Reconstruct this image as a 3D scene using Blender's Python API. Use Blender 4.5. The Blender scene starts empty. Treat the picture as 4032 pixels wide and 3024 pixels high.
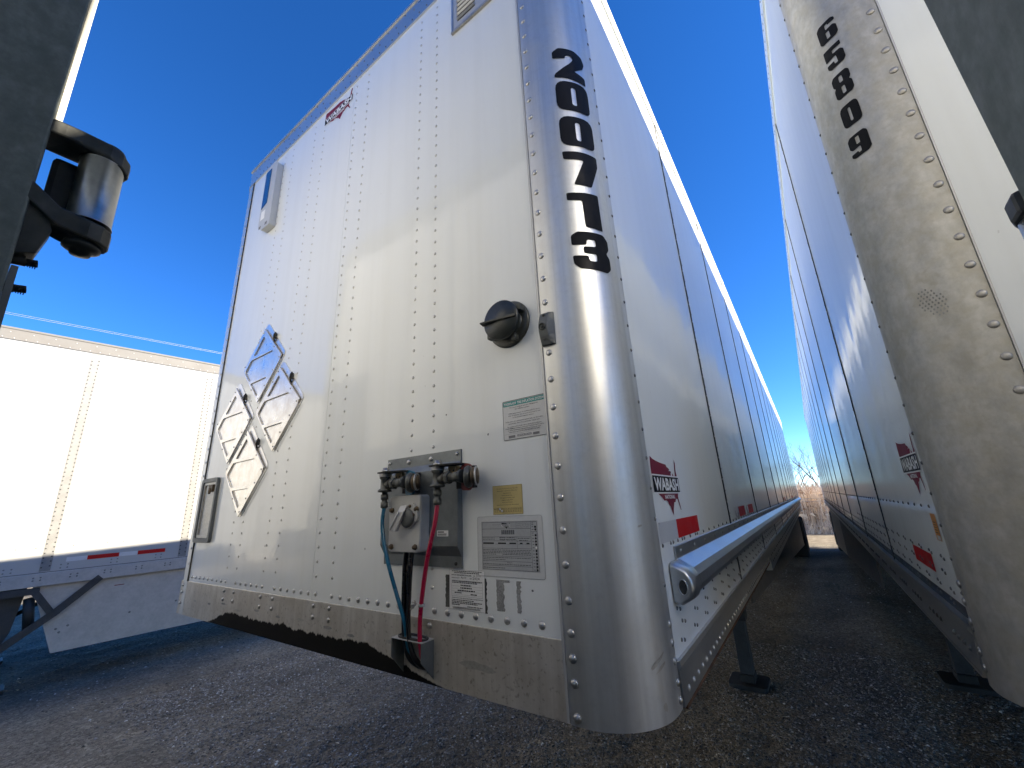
import bpy, math, random
import numpy as np
from mathutils import Matrix, Vector
from mathutils.geometry import tessellate_polygon

random.seed(7)
RNG = np.random.default_rng(7)
scene = bpy.context.scene
COL = scene.collection

# ------------------------------------------------------------------ camera
CAM_POS = (0.335, -0.910, 1.698)
ROT = ((0.814, 0.580, -0.047), (-0.205, 0.209, -0.956), (-0.544, 0.788, 0.289))   # rows: right, down, forward
cam_data = bpy.data.cameras.new('camera')
cam = bpy.data.objects.new('camera', cam_data)
COL.objects.link(cam)
fw = Vector(ROT[2]).normalized()
rt = Vector(ROT[0]); rt = (rt - fw * rt.dot(fw)).normalized()
up = rt.cross(fw)
m = Matrix((rt, up, -fw)).transposed().to_4x4()
m.translation = CAM_POS
cam.matrix_world = m
cam_data.sensor_fit = 'HORIZONTAL'
cam_data.sensor_width = 36.0
cam_data.lens = 1596.8 / 4032 * 36.0
cam_data.clip_start = 0.02
cam_data.clip_end = 2000
scene.camera = cam

# ------------------------------------------------------------------ light
SUN_DIR = Vector((1.0, 0.435, 0.62)).normalized()
elev = math.asin(SUN_DIR.z)
world = bpy.data.worlds.new('World')
scene.world = world
world.use_nodes = True
wn = world.node_tree.nodes; wl = world.node_tree.links
for n in list(wn): wn.remove(n)
wo = wn.new('ShaderNodeOutputWorld'); bg = wn.new('ShaderNodeBackground'); sky = wn.new('ShaderNodeTexSky')
sky.sky_type = 'NISHITA'; sky.sun_disc = False
sky.sun_elevation = elev
sky.sun_rotation = math.atan2(SUN_DIR.x, SUN_DIR.y)
sky.air_density = 0.8; sky.dust_density = 0.0; sky.ozone_density = 6.0; sky.altitude = 1500
bg.inputs['Strength'].default_value = 0.067
hs = wn.new('ShaderNodeHueSaturation'); hs.inputs['Saturation'].default_value = 1.20; hs.inputs['Hue'].default_value = 0.509; hs.inputs['Value'].default_value = 1.0
wl.new(sky.outputs[0], hs.inputs['Color']); wl.new(hs.outputs[0], bg.inputs[0]); wl.new(bg.outputs[0], wo.inputs[0])
sd = bpy.data.lights.new('sun', 'SUN'); sd.energy = 3.0; sd.angle = math.radians(0.53); sd.color = (1.0, 0.93, 0.82)
sun = bpy.data.objects.new('sun', sd); COL.objects.link(sun)
sun.rotation_euler = (-SUN_DIR).to_track_quat('-Z', 'Y').to_euler()
sun.location = (20, 8, 20)
vs = scene.view_settings
vs.view_transform = 'Standard'; vs.look = 'None'; vs.exposure = 2.42; vs.gamma = 1.0; vs.use_curve_mapping = False
vs.use_white_balance = True; vs.white_balance_temperature = 7150; vs.white_balance_tint = 8
scene.cycles.max_bounces = 10
scene.cycles.diffuse_bounces = 5
scene.cycles.glossy_bounces = 6

# ------------------------------------------------------------------ materials
MATS = {}
def newmat(name):
    mt = bpy.data.materials.new(name); mt.use_nodes = True
    nt = mt.node_tree
    return mt, nt, nt.nodes['Principled BSDF']
def lk(nt, a, b): nt.links.new(a, b)
def coords(nt, scale=(1, 1, 1), kind='Object'):
    tc = nt.nodes.new('ShaderNodeTexCoord'); mp = nt.nodes.new('ShaderNodeMapping')
    mp.inputs['Scale'].default_value = scale
    lk(nt, tc.outputs[kind], mp.inputs['Vector'])
    return mp.outputs[0]
def noise(nt, vec, scale, detail=3, rough=0.6, dist=0.0):
    n = nt.nodes.new('ShaderNodeTexNoise')
    n.inputs['Scale'].default_value = scale; n.inputs['Detail'].default_value = detail
    n.inputs['Roughness'].default_value = rough; n.inputs['Distortion'].default_value = dist
    lk(nt, vec, n.inputs['Vector'])
    return n.outputs['Fac']
def ramp(nt, fac, stops):
    r = nt.nodes.new('ShaderNodeValToRGB'); e = r.color_ramp.elements
    e[0].position, e[0].color = stops[0][0], tuple(stops[0][1]) + (1,)
    e[1].position, e[1].color = stops[1][0], tuple(stops[1][1]) + (1,)
    for p, c in stops[2:]:
        k = e.new(p); k.color = tuple(c) + (1,)
    lk(nt, fac, r.inputs[0]); return r.outputs[0]
def mixc(nt, fac, a, b, mode='MIX'):
    x = nt.nodes.new('ShaderNodeMix'); x.data_type = 'RGBA'; x.blend_type = mode
    for s, v in ((0, fac), (6, a), (7, b)):
        if hasattr(v, 'links') or hasattr(v, 'is_linked'): lk(nt, v, x.inputs[s])
        else: x.inputs[s].default_value = v if s == 0 else tuple(v) + (1,)
    return x.outputs[2]
def mathn(nt, op, a, b=None, clamp=False):
    x = nt.nodes.new('ShaderNodeMath'); x.operation = op; x.use_clamp = clamp
    for i, v in enumerate((a, b)):
        if v is None: continue
        if isinstance(v, (int, float)): x.inputs[i].default_value = v
        else: lk(nt, v, x.inputs[i])
    return x.outputs[0]
def g3(v): return (v, v, v)
def bump(nt, p, h, strength, dist=0.002, chain=None):
    b = nt.nodes.new('ShaderNodeBump'); b.inputs['Strength'].default_value = strength; b.inputs['Distance'].default_value = dist
    lk(nt, h, b.inputs['Height'])
    if chain is not None: lk(nt, chain, b.inputs['Normal'])
    lk(nt, b.outputs[0], p.inputs['Normal']); return b.outputs[0]

def plain(name, col, rough=0.5, metal=0.0, coat=0.0, var=0.12, bumpy=0.15, bscale=120):
    mt, nt, p = newmat(name)
    v = coords(nt)
    n1 = noise(nt, v, 9, 4); n2 = noise(nt, v, bscale, 3)
    s = mathn(nt, 'ADD', mathn(nt, 'MULTIPLY', n1, 0.6), mathn(nt, 'MULTIPLY', n2, 0.4))
    lo = tuple(c * (1 - var) for c in col); hi = tuple(min(1, c * (1 + var)) for c in col)
    lk(nt, ramp(nt, s, [(0.35, lo), (0.65, hi)]), p.inputs['Base Color'])
    p.inputs['Metallic'].default_value = metal
    lk(nt, ramp(nt, n1, [(0.3, g3(max(0.03, rough - 0.08))), (0.7, g3(min(1, rough + 0.08)))]), p.inputs['Roughness'])
    p.inputs['Coat Weight'].default_value = coat; p.inputs['Coat Roughness'].default_value = 0.06
    if bumpy: bump(nt, p, n2, bumpy, 0.001)
    MATS[name] = mt; return mt

def white_paint(name, col, wav=0.25, coatr=0.05, dirt=0.5, coatw=1.0):
    """Glossy pre-painted aluminium sheet: slight oil canning, rain streaks, specks."""
    mt, nt, p = newmat(name)
    v = coords(nt)
    streak = noise(nt, coords(nt, (14, 14, 0.7)), 1.0, 5, 0.6)
    blot = noise(nt, v, 1.7, 5, 0.6)
    spk = noise(nt, v, 55, 2, 0.5)
    base = mixc(nt, mathn(nt, 'MULTIPLY', ramp(nt, streak, [(0.45, g3(0)), (0.75, g3(1))]), 0.30 * dirt), col, (col[0] * .78, col[1] * .76, col[2] * .70))
    base = mixc(nt, mathn(nt, 'MULTIPLY', ramp(nt, blot, [(0.4, g3(0)), (0.7, g3(1))]), 0.22 * dirt), base, (col[0] * .82, col[1] * .82, col[2] * .78))
    base = mixc(nt, mathn(nt, 'MULTIPLY', ramp(nt, spk, [(0.74, g3(0)), (0.78, g3(1))]), 0.35 * dirt), base, (.25, .23, .2))
    lk(nt, base, p.inputs['Base Color'])
    p.inputs['Roughness'].default_value = 0.5
    p.inputs['Specular IOR Level'].default_value = 0.25
    p.inputs['Coat Weight'].default_value = coatw
    lk(nt, ramp(nt, blot, [(0.3, g3(coatr)), (0.75, g3(coatr + 0.07))]), p.inputs['Coat Roughness'])
    w = mathn(nt, 'ADD', noise(nt, coords(nt, (3.2, 3.2, 1.1)), 1.0, 2, 0.5), mathn(nt, 'MULTIPLY', noise(nt, v, 9, 2), 0.12))
    b = nt.nodes.new('ShaderNodeBump'); b.inputs['Strength'].default_value = wav; b.inputs['Distance'].default_value = 0.02
    lk(nt, w, b.inputs['Height'])
    b2 = nt.nodes.new('ShaderNodeBump'); b2.inputs['Strength'].default_value = 0.03; b2.inputs['Distance'].default_value = 0.001
    lk(nt, noise(nt, v, 400, 2), b2.inputs['Height']); lk(nt, b.outputs[0], b2.inputs['Normal'])
    lk(nt, b2.outputs[0], p.inputs['Normal']); lk(nt, b2.outputs[0], p.inputs['Coat Normal'])
    MATS[name] = mt; return mt

def aluminium(name, col, rough, metal=1.0, streak=(30, 30, 0.5), mott=0.2, warm=(.42, .38, .30), warm_amt=0.25, blotscale=4.0, wav=0.1):
    mt, nt, p = newmat(name)
    v = coords(nt)
    s1 = noise(nt, coords(nt, streak), 1.0, 6, 0.65)
    s2 = noise(nt, v, blotscale, 6, 0.65)
    s3 = noise(nt, v, 60, 3, 0.6)
    lo = tuple(c * (1 - mott) for c in col)
    c1 = mixc(nt, ramp(nt, s1, [(0.3, g3(0)), (0.7, g3(1))]), lo, col)
    c1 = mixc(nt, mathn(nt, 'MULTIPLY', ramp(nt, s2, [(0.42, g3(0)), (0.68, g3(1))]), warm_amt), c1, warm)
    c1 = mixc(nt, mathn(nt, 'MULTIPLY', ramp(nt, s3, [(0.5, g3(0)), (0.72, g3(1))]), mott * 0.8), c1, tuple(c * .6 for c in col))
    lk(nt, c1, p.inputs['Base Color'])
    p.inputs['Metallic'].default_value = metal
    rr = mathn(nt, 'ADD', mathn(nt, 'MULTIPLY', s2, 0.25), mathn(nt, 'MULTIPLY', s1, 0.15))
    lk(nt, mathn(nt, 'ADD', rr, rough - 0.2), p.inputs['Roughness'])
    b = bump(nt, p, noise(nt, v, 2.2, 2), wav, 0.02)
    bump(nt, p, s3, 0.06, 0.001, b)
    MATS[name] = mt; return mt

white_paint('white_front', (.77, .795, .785), wav=0.18, coatr=0.04, dirt=0.7, coatw=0.8)
white_paint('white_side', (.84, .865, .845), wav=0.16, coatr=0.03, dirt=0.45, coatw=0.55)
white_paint('white_side_worn', (.82, .845, .82), wav=0.13, coatr=0.035, dirt=0.7, coatw=0.55)
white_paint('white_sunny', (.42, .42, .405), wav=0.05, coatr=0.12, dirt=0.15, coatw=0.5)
aluminium('post_metal', (.69, .70, .695), 0.44, 0.80, mott=0.26, warm=(.60, .56, .48), warm_amt=0.45)
aluminium('post_worn', (.54, .53, .49), 0.52, 0.5, streak=(30, 30, 18), mott=0.38, warm=(.44, .405, .32), warm_amt=0.65, blotscale=30)
aluminium('rail_metal', (.60, .62, .63), 0.34, 0.9, streak=(8, 0.6, 8), mott=0.25, warm=(.5, .48, .44), warm_amt=0.2)
aluminium('top_rail_metal', (.70, .71, .71), 0.34, 0.85, streak=(1, 1, 1), mott=0.18, warm_amt=0.15)
aluminium('placard_metal', (.86, .84, .80), 0.31, 0.92, streak=(26, 26, 5), mott=0.18, warm=(.58, .47, .34), warm_amt=0.40, blotscale=20)
aluminium('galvanised', (.21, .23, .235), 0.46, 0.6, streak=(9, 9, 9), mott=0.35, warm=(.30, .32, .33), warm_amt=0.35, blotscale=16)
aluminium('post_dark', (.235, .27, .255), 0.62, 0.25, streak=(90, 90, 60), mott=0.42, warm=(.12, .145, .135), warm_amt=0.8, blotscale=32, wav=0.5)
aluminium('box_alu', (.56, .56, .55), 0.5, 0.45, streak=(5, 5, 5), mott=0.15, warm_amt=0.15)
plain('rivet_metal', (.50, .49, .47), 0.38, 0.8, var=0.2)
plain('rivet_dark', (.20, .20, .19), 0.5, 0.5, var=0.3)
plain('rivet_white', (.035, .035, .035), 0.5, 0.1, var=0.1)
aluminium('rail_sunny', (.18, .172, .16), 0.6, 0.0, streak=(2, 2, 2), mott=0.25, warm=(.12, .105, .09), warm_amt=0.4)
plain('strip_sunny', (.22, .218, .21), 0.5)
plain('bolt_steel', (.42, .41, .39), 0.3, 0.9, var=0.3)
plain('bolt_rust', (.12, .085, .05), 0.6, 0.4, var=0.4)
plain('seam_black', (.035, .035, .033), 0.6, 0.0, var=0.4)
plain('black_vinyl', (.008, .008, .009), 0.55, 0.0, coat=0.0, var=0.1, bumpy=0.02)
plain('black_rubber', (.016, .016, .016), 0.55, 0.0)
plain('black_cable', (.010, .010, .011), 0.30, 0.0, bumpy=0)
plain('dark_steel', (.030, .030, .030), 0.6, 0.3, var=0.4)
plain('frame_steel', (.045, .047, .05), 0.6, 0.2, var=0.35)
plain('hinge_steel', (.060, .062, .058), 0.50, 0.5, var=0.5, bscale=60)
plain('barrel_metal', (.42, .42, .40), 0.36, 1.0, var=0.35, bscale=45)
plain('valve_metal', (.105, .108, .098), 0.50, 0.55, var=0.4, bscale=60)
plain('valve_dark', (.028, .026, .022), 0.7, 0.2, var=0.5)
plain('cap_plastic', (.030, .034, .029), 0.42, 0.0, var=0.2, bscale=200)
plain('cap_flange', (.062, .064, .052), 0.45, 0.0, var=0.3)
plain('lamp_grey', (.105, .112, .108), 0.5, 0.1, var=0.15)
plain('red_hose', (.42, .006, .045), 0.30, 0.0, coat=0.4, bumpy=0.02)
plain('blue_hose', (.004, .12, .22), 0.30, 0.0, coat=0.4, bumpy=0.02)
plain('red_part', (.16, .02, .02), 0.5, 0.0, var=0.4)
plain('tan_part', (.44, .33, .18), 0.6, 0.0, var=0.3)
plain('cord_cloth', (.42, .41, .38), 0.9, 0.0, var=0.25)
plain('red_tape', (.52, .008, .012), 0.45, 0.0, coat=0.1, var=0.1, bscale=300)
plain('maroon', (.20, .022, .045), 0.55, 0.0, coat=0.0, var=0.08, bumpy=0.02)
plain('white_tape', (.60, .61, .62), 0.3, 0.0, coat=0.4, var=0.06, bscale=300)
plain('white_vinyl', (.78, .78, .77), 0.5, 0.0, coat=0.0, var=0.03, bumpy=0.0)
plain('clear_vinyl', (.64, .65, .64), 0.2, 0.0, coat=0.8, var=0.05, bumpy=0.0)
plain('sticker_white', (.60, .60, .585), 0.4, 0.0, coat=0.2, var=0.05, bumpy=0.0)
plain('sticker_grey', (.42, .43, .43), 0.4, 0.0, coat=0.3, var=0.07, bumpy=0.0)
plain('sticker_yellow', (.62, .49, .20), 0.45, 0.0, var=0.06, bumpy=0.0)
plain('sticker_green', (.012, .27, .24), 0.4, 0.0, var=0.06, bumpy=0.0)
plain('sticker_orange', (.70, .27, .03), 0.4, 0.0, var=0.1, bumpy=0.0)
plain('ink', (.03, .03, .032), 0.5, 0.0, bumpy=0)
plain('ink_soft', (.16, .16, .165), 0.5, 0.0, bumpy=0)
plain('ink_brown', (.16, .11, .05), 0.5, 0.0, bumpy=0)
plain('glue_residue', (.26, .26, .25), 0.8, 0.0, var=0.55, bscale=260, bumpy=0.4)
plain('glue_dark', (.075, .075, .07), 0.8, 0.0, var=0.7, bscale=260, bumpy=0.4)
plain('grey_plastic', (.46, .47, .47), 0.45, 0.0, var=0.05)
plain('solar_glass', (.008, .011, .020), 0.12, 0.0, coat=1.0, bumpy=0)
plain('doc_metal', (.42, .40, .36), 0.45, 0.6, var=0.25)
plain('skirt_panel', (.44, .42, .39), 0.55, 0.05, var=0.12, bscale=40)
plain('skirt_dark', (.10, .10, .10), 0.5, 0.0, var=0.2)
plain('door_white', (.72, .715, .69), 0.35, 0.0, coat=0.8, var=0.04)
plain('door_sunlit_cream', (.80, .77, .66), 0.4, 0.0, coat=0.3, var=0.05)  # bright sunlit tone of the door edge, put into its colour
plain('tyre', (.014, .014, .014), 0.8, 0.0)
plain('wood_twig', (.07, .05, .04), 0.9, 0.0, var=0.3)
plain('wire_metal', (.34, .34, .36), 0.5, 0.6)
plain('cloud_rust', (.11, .055, .03), 0.8, 0.2, var=0.5)
plain('roof_alu', (.6, .6, .6), 0.45, 0.6)
plain('leaf_dry', (.50, .44, .33), 0.8, 0.0, var=0.2)

def sill_material(name, tar):
    mt, nt, p = newmat(name)
    v = coords(nt)
    st = noise(nt, coords(nt, (38, 1, 1.6)), 1.0, 5, 0.7)
    bl = noise(nt, v, 6, 6, 0.65)
    sp = noise(nt, v, 90, 3, 0.6)
    c = mixc(nt, ramp(nt, st, [(0.3, g3(0)), (0.72, g3(1))]), (.48, .445, .39), (.66, .63, .57))
    sx = nt.nodes.new('ShaderNodeSeparateXYZ'); tc = nt.nodes.new('ShaderNodeTexCoord'); lk(nt, tc.outputs['Object'], sx.inputs[0])
    X, Z = sx.outputs[0], sx.outputs[2]
    c = mixc(nt, mathn(nt, 'MULTIPLY', ramp(nt, bl, [(0.42, g3(0)), (0.65, g3(1))]), 0.5), c, (.33, .28, .21))
    c = mixc(nt, mathn(nt, 'MULTIPLY', ramp(nt, sp, [(0.58, g3(0)), (0.7, g3(1))]), 0.5), c, (.13, .10, .07))
    if tar:
        # black grease that has crept up the plate from its lower edge, with a ragged upper limit
        h = mathn(nt, 'ADD', mathn(nt, 'MULTIPLY', noise(nt, coords(nt, (26, 1, 4)), 1.0, 5, 0.7), 0.050), mathn(nt, 'MULTIPLY', noise(nt, coords(nt, (2.6, 1, 0)), 1.0, 2), 0.05))
        a = mathn(nt, 'MULTIPLY', mathn(nt, 'ADD', X, 2.12), 5.0, True)
        b = mathn(nt, 'MULTIPLY', mathn(nt, 'SUBTRACT', -0.52, X), 3.0, True)
        lim = mathn(nt, 'ADD', mathn(nt, 'MULTIPLY', mathn(nt, 'MULTIPLY', a, b), mathn(nt, 'ADD', h, 0.012)), 1.243)
        mask = mathn(nt, 'MULTIPLY', mathn(nt, 'SUBTRACT', lim, Z), 260, True)
        c = mixc(nt, mask, c, (.004, .004, .0035))
        metal = mathn(nt, 'MULTIPLY', mathn(nt, 'SUBTRACT', 1.0, mask), 0.4)
        lk(nt, metal, p.inputs['Metallic'])
        lk(nt, mathn(nt, 'ADD', 0.34, mathn(nt, 'MULTIPLY', mask, 0.6)), p.inputs['Roughness'])
    else:
        p.inputs['Metallic'].default_value = 0.4; p.inputs['Roughness'].default_value = 0.5
    lk(nt, c, p.inputs['Base Color'])
    p.inputs['Specular IOR Level'].default_value = 0.2
    bump(nt, p, noise(nt, v, 5, 4), 0.25, 0.01)
    MATS[name] = mt
sill_material('sill_metal', True)
sill_material('sill_plain', False)

def ground_material():
    mt, nt, p = newmat('gravel_ground')
    v = coords(nt)
    big = noise(nt, v, 0.35, 4, 0.6); mid = noise(nt, coords(nt, (2.5, 0.35, 1)), 1.0, 4, 0.6)
    vo = nt.nodes.new('ShaderNodeTexVoronoi'); vo.inputs['Scale'].default_value = 46; lk(nt, v, vo.inputs['Vector'])
    vo2 = nt.nodes.new('ShaderNodeTexVoronoi'); vo2.inputs['Scale'].default_value = 190; lk(nt, v, vo2.inputs['Vector'])
    sep = nt.nodes.new('ShaderNodeSeparateColor'); lk(nt, vo.outputs['Color'], sep.inputs[0])
    sep2 = nt.nodes.new('ShaderNodeSeparateColor'); lk(nt, vo2.outputs['Color'], sep2.inputs[0])
    c = ramp(nt, sep.outputs[0], [(0.0, (.11, .104, .095)), (0.6, (.29, .275, .25)), (0.93, (.42, .40, .37)), (0.97, (.56, .54, .50))])
    c2 = ramp(nt, sep2.outputs[0], [(0.0, (.07, .067, .062)), (1.0, (.38, .36, .33))])
    c = mixc(nt, 0.5, c, c2)
    c = mixc(nt, ramp(nt, mid, [(0.35, g3(0)), (0.65, g3(1))]), c, mixc(nt, 1.0, c, (1.45, 1.42, 1.36), 'MULTIPLY'))
    c = mixc(nt, mathn(nt, 'MULTIPLY', ramp(nt, big, [(0.42, g3(0)), (0.62, g3(1))]), 0.6), c, (.07, .068, .066))
    # far field: pale dry ground
    sx = nt.nodes.new('ShaderNodeSeparateXYZ'); tc = nt.nodes.new('ShaderNodeTexCoord'); lk(nt, tc.outputs['Object'], sx.inputs[0])
    far = mathn(nt, 'MULTIPLY', mathn(nt, 'SUBTRACT', mathn(nt, 'ADD', sx.outputs[1], mathn(nt, 'MULTIPLY', big, 3.0)), 17.6), 0.7, True)
    fc = ramp(nt, noise(nt, v, 3.5, 5, 0.7), [(0.3, (.16, .145, .12)), (0.7, (.42, .38, .33))])
    c = mixc(nt, far, c, fc)
    c = mixc(nt, 1.0, c, (1.12, 1.04, 0.90), 'MULTIPLY'); lk(nt, c, p.inputs['Base Color']); p.inputs['Roughness'].default_value = 0.9; p.inputs['Specular IOR Level'].default_value = 0.2
    h = mathn(nt, 'ADD', mathn(nt, 'MULTIPLY', vo.outputs['Distance'], -1.0), mathn(nt, 'MULTIPLY', vo2.outputs['Distance'], -0.5))
    b = bump(nt, p, h, 1.0, 0.03)
    bump(nt, p, mid, 0.5, 0.05, b)
    MATS['gravel_ground'] = mt
ground_material()
for nm_ in ('black_vinyl', 'ink', 'maroon', 'white_vinyl', 'red_tape'):
    MATS[nm_].node_tree.nodes['Principled BSDF'].inputs['Specular IOR Level'].default_value = 0.12

def island_mat(name, stops, rough=0.8, sub=0.0):
    mt, nt, p = newmat(name)
    gm = nt.nodes.new('ShaderNodeNewGeometry')
    lk(nt, ramp(nt, gm.outputs['Random Per Island'], stops), p.inputs['Base Color'])
    p.inputs['Roughness'].default_value = rough
    MATS[name] = mt
island_mat('stone_mix', [(0.0, (.05, .047, .043)), (0.5, (.20, .186, .165)), (0.88, (.36, .34, .305)), (0.955, (.48, .455, .42)), (0.985, (.72, .69, .64))], 0.65)
island_mat('reed_mix', [(0.0, (.22, .13, .08)), (0.3, (.60, .44, .30)), (0.7, (.86, .72, .54)), (1.0, (.90, .84, .72))], 0.6)
island_mat('straw_mix', [(0.0, (.22, .18, .11)), (1.0, (.42, .37, .26))], 0.8)
island_mat('bush_mix', [(0.0, (.035, .04, .025)), (1.0, (.10, .085, .06))], 0.8)

# ------------------------------------------------------------------ mesh helpers
class MB:
    def __init__(s): s.v = []; s.f = []; s.smooth = []
    def add(s, vs_, fs, smooth=False):
        o = len(s.v); s.v += [tuple(x) for x in vs_]; s.f += [tuple(i + o for i in q) for q in fs]; s.smooth += [smooth] * len(fs)
        return s
    def box(s, x0, x1, y0, y1, z0, z1):
        if x0 > x1: x0, x1 = x1, x0
        if y0 > y1: y0, y1 = y1, y0
        if z0 > z1: z0, z1 = z1, z0
        v = [(x, y, z) for z in (z0, z1) for y in (y0, y1) for x in (x0, x1)]
        return s.add(v, [(0, 2, 3, 1), (4, 5, 7, 6), (0, 1, 5, 4), (2, 6, 7, 3), (0, 4, 6, 2), (1, 3, 7, 5)])
    def bbox(s, x0, x1, y0, y1, z0, z1, r, ax=1, seg=3):
        """box whose outline seen along axis ax has rounded corners"""
        dims = [(x0, x1), (y0, y1), (z0, z1)]
        a, b = [i for i in range(3) if i != ax]
        pl = rounded([(dims[a][0], dims[b][0]), (dims[a][1], dims[b][0]), (dims[a][1], dims[b][1]), (dims[a][0], dims[b][1])], r, seg)
        def mp(p, h):
            q = [0, 0, 0]; q[a] = p[0]; q[b] = p[1]; q[ax] = h; return tuple(q)
        return s.prism(pl, mp, dims[ax][0], dims[ax][1])
    def prism(s, poly, mp, h0, h1, holes=(), back=True, smooth=False):
        loops = [poly] + list(holes)
        flat = [p for l in loops for p in l]
        tris = tessellate_polygon([[Vector((p[0], p[1], 0)) for p in l] for l in loops])
        n = len(flat)
        v = [mp(p, h0) for p in flat] + ([mp(p, h1) for p in flat] if h1 is not None else [])
        f = [tuple(t) for t in tris]
        if h1 is not None:
            f += [tuple(i + n for i in reversed(t)) for t in tris]
            o = 0
            for l in loops:
                k = len(l)
                f += [(o + i, o + (i + 1) % k, n + o + (i + 1) % k, n + o + i) for i in range(k)]
                o += k
        return s.add(v, f, smooth)
    def tube(s, pts, r, n=10, cap=True, smooth=True):
        pts = [Vector(p) for p in pts]
        rs = r if isinstance(r, (list, tuple)) else [r] * len(pts)
        ring = []; vs_ = []
        d = (pts[1] - pts[0]).normalized()
        a = d.orthogonal().normalized(); 
        for i, p in enumerate(pts):
            if i == 0: t = pts[1] - p
            elif i == len(pts) - 1: t = p - pts[i - 1]
            else: t = (pts[i + 1] - pts[i - 1])
            t.normalize()
            a = (a - t * a.dot(t)).normalized(); b = t.cross(a)
            for k in range(n):
                an = 2 * math.pi * k / n
                vs_.append(tuple(p + a * (math.cos(an) * rs[i]) + b * (math.sin(an) * rs[i])))
        f = []
        for i in range(len(pts) - 1):
            for k in range(n):
                f.append((i * n + k, i * n + (k + 1) % n, (i + 1) * n + (k + 1) % n, (i + 1) * n + k))
        s.add(vs_, f, smooth)
        if cap:
            o = len(s.v) - len(vs_)
            s.f.append(tuple(o + k for k in reversed(range(n)))); s.smooth.append(False)
            s.f.append(tuple(o + (len(pts) - 1) * n + k for k in range(n))); s.smooth.append(False)
        return s
    def cyl(s, p0, p1, r0, r1=None, n=16):
        return s.tube([p0, p1], [r0, r0 if r1 is None else r1], n)
    def lathe(s, prof, origin, axis, n=24):
        """prof: list of (radius, height along axis)"""
        origin = Vector(origin); ax = Vector(axis).normalized(); a = ax.orthogonal().normalized(); b = ax.cross(a)
        vs_ = []
        for r, h in prof:
            for k in range(n):
                an = 2 * math.pi * k / n
                vs_.append(tuple(origin + ax * h + a * (r * math.cos(an)) + b * (r * math.sin(an))))
        f = []
        for i in range(len(prof) - 1):
            for k in range(n):
                f.append((i * n + k, i * n + (k + 1) % n, (i + 1) * n + (k + 1) % n, (i + 1) * n + k))
        o = len(s.v); s.add(vs_, f, True)
        for i, fl in ((0, True), (len(prof) - 1, False)):
            if prof[i][0] > 1e-6:
                q = [o + i * n + k for k in range(n)]
                s.f.append(tuple(reversed(q) if fl else q)); s.smooth.append(False)
        return s
    def sweep_y(s, prof, y0, y1, closed=True, n=1, smooth=False):
        """extrude an (x,z) profile along y"""
        k = len(prof); vs_ = []
        for j in range(n + 1):
            y = y0 + (y1 - y0) * j / n
            vs_ += [(p[0], y, p[1]) for p in prof]
        f = []
        for j in range(n):
            for i in range(k if closed else k - 1):
                f.append((j * k + i, j * k + (i + 1) % k, (j + 1) * k + (i + 1) % k, (j + 1) * k + i))
        s.add(vs_, f, smooth)
        if closed:
            o = len(s.v) - len(vs_)
            t = tessellate_polygon([[Vector((p[0], p[1], 0)) for p in prof]])
            for q in t:
                s.f.append(tuple(o + i for i in q)); s.smooth.append(False)
                s.f.append(tuple(o + n * k + i for i in reversed(q))); s.smooth.append(False)
        return s
    def mesh(s, name):
        me = bpy.data.meshes.new(name)
        me.from_pydata(s.v, [], s.f); 
        me.polygons.foreach_set('use_smooth', s.smooth)
        me.update(); return me

def fix_normals(me):
    import bmesh
    bm = bmesh.new(); bm.from_mesh(me); bmesh.ops.recalc_face_normals(bm, faces=bm.faces); bm.to_mesh(me); bm.free()

def rounded(poly, r, seg=3):
    out = []; n = len(poly)
    rr = r if isinstance(r, (list, tuple)) else [r] * n
    for i in range(n):
        p0, p1, p2 = Vector(poly[i - 1]).to_2d(), Vector(poly[i]).to_2d(), Vector(poly[(i + 1) % n]).to_2d()
        a = (p0 - p1); b = (p2 - p1); ra = min(rr[i], a.length * .48, b.length * .48)
        if ra <= 0: out.append(tuple(p1)); continue
        A = p1 + a.normalized() * ra; B = p1 + b.normalized() * ra
        for k in range(seg + 1):
            t = k / seg
            q = A * (1 - t) ** 2 + p1 * (2 * t * (1 - t)) + B * t ** 2
            out.append((q.x, q.y))
    return out

def obj(name, data, mat=None, parent=None, loc=None, bevel=0, normals=True):
    if isinstance(data, MB):
        data = data.mesh(name)
        if normals: fix_normals(data)
    if mat and not data.materials: data.materials.append(MATS[mat])
    o = bpy.data.objects.new(name, data); COL.objects.link(o)
    if parent is not None: o.parent = parent
    if loc is not None: o.location = loc
    if bevel:
        b = o.modifiers.new('bevel', 'BEVEL'); b.width = bevel; b.segments = 2; b.limit_method = 'ANGLE'; b.angle_limit = math.radians(40)
    return o
def tag(o, label=None, cat=None, group=None, kind=None):
    if label: o['label'] = label
    if cat: o['category'] = cat
    if group: o['group'] = group
    if kind: o['kind'] = kind
    return o
def empty(name, mat_world=None, loc=None):
    o = bpy.data.objects.new(name, None); COL.objects.link(o); o.empty_display_size = 0.3
    if mat_world is not None: o.matrix_world = mat_world
    if loc is not None: o.location = loc
    return o
def inst(name, me, parent, loc, rot=None, scale=None):
    o = bpy.data.objects.new(name, me); COL.objects.link(o); o.parent = parent; o.location = loc
    if rot is not None: o.rotation_euler = rot
    if scale is not None: o.scale = scale
    return o

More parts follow.
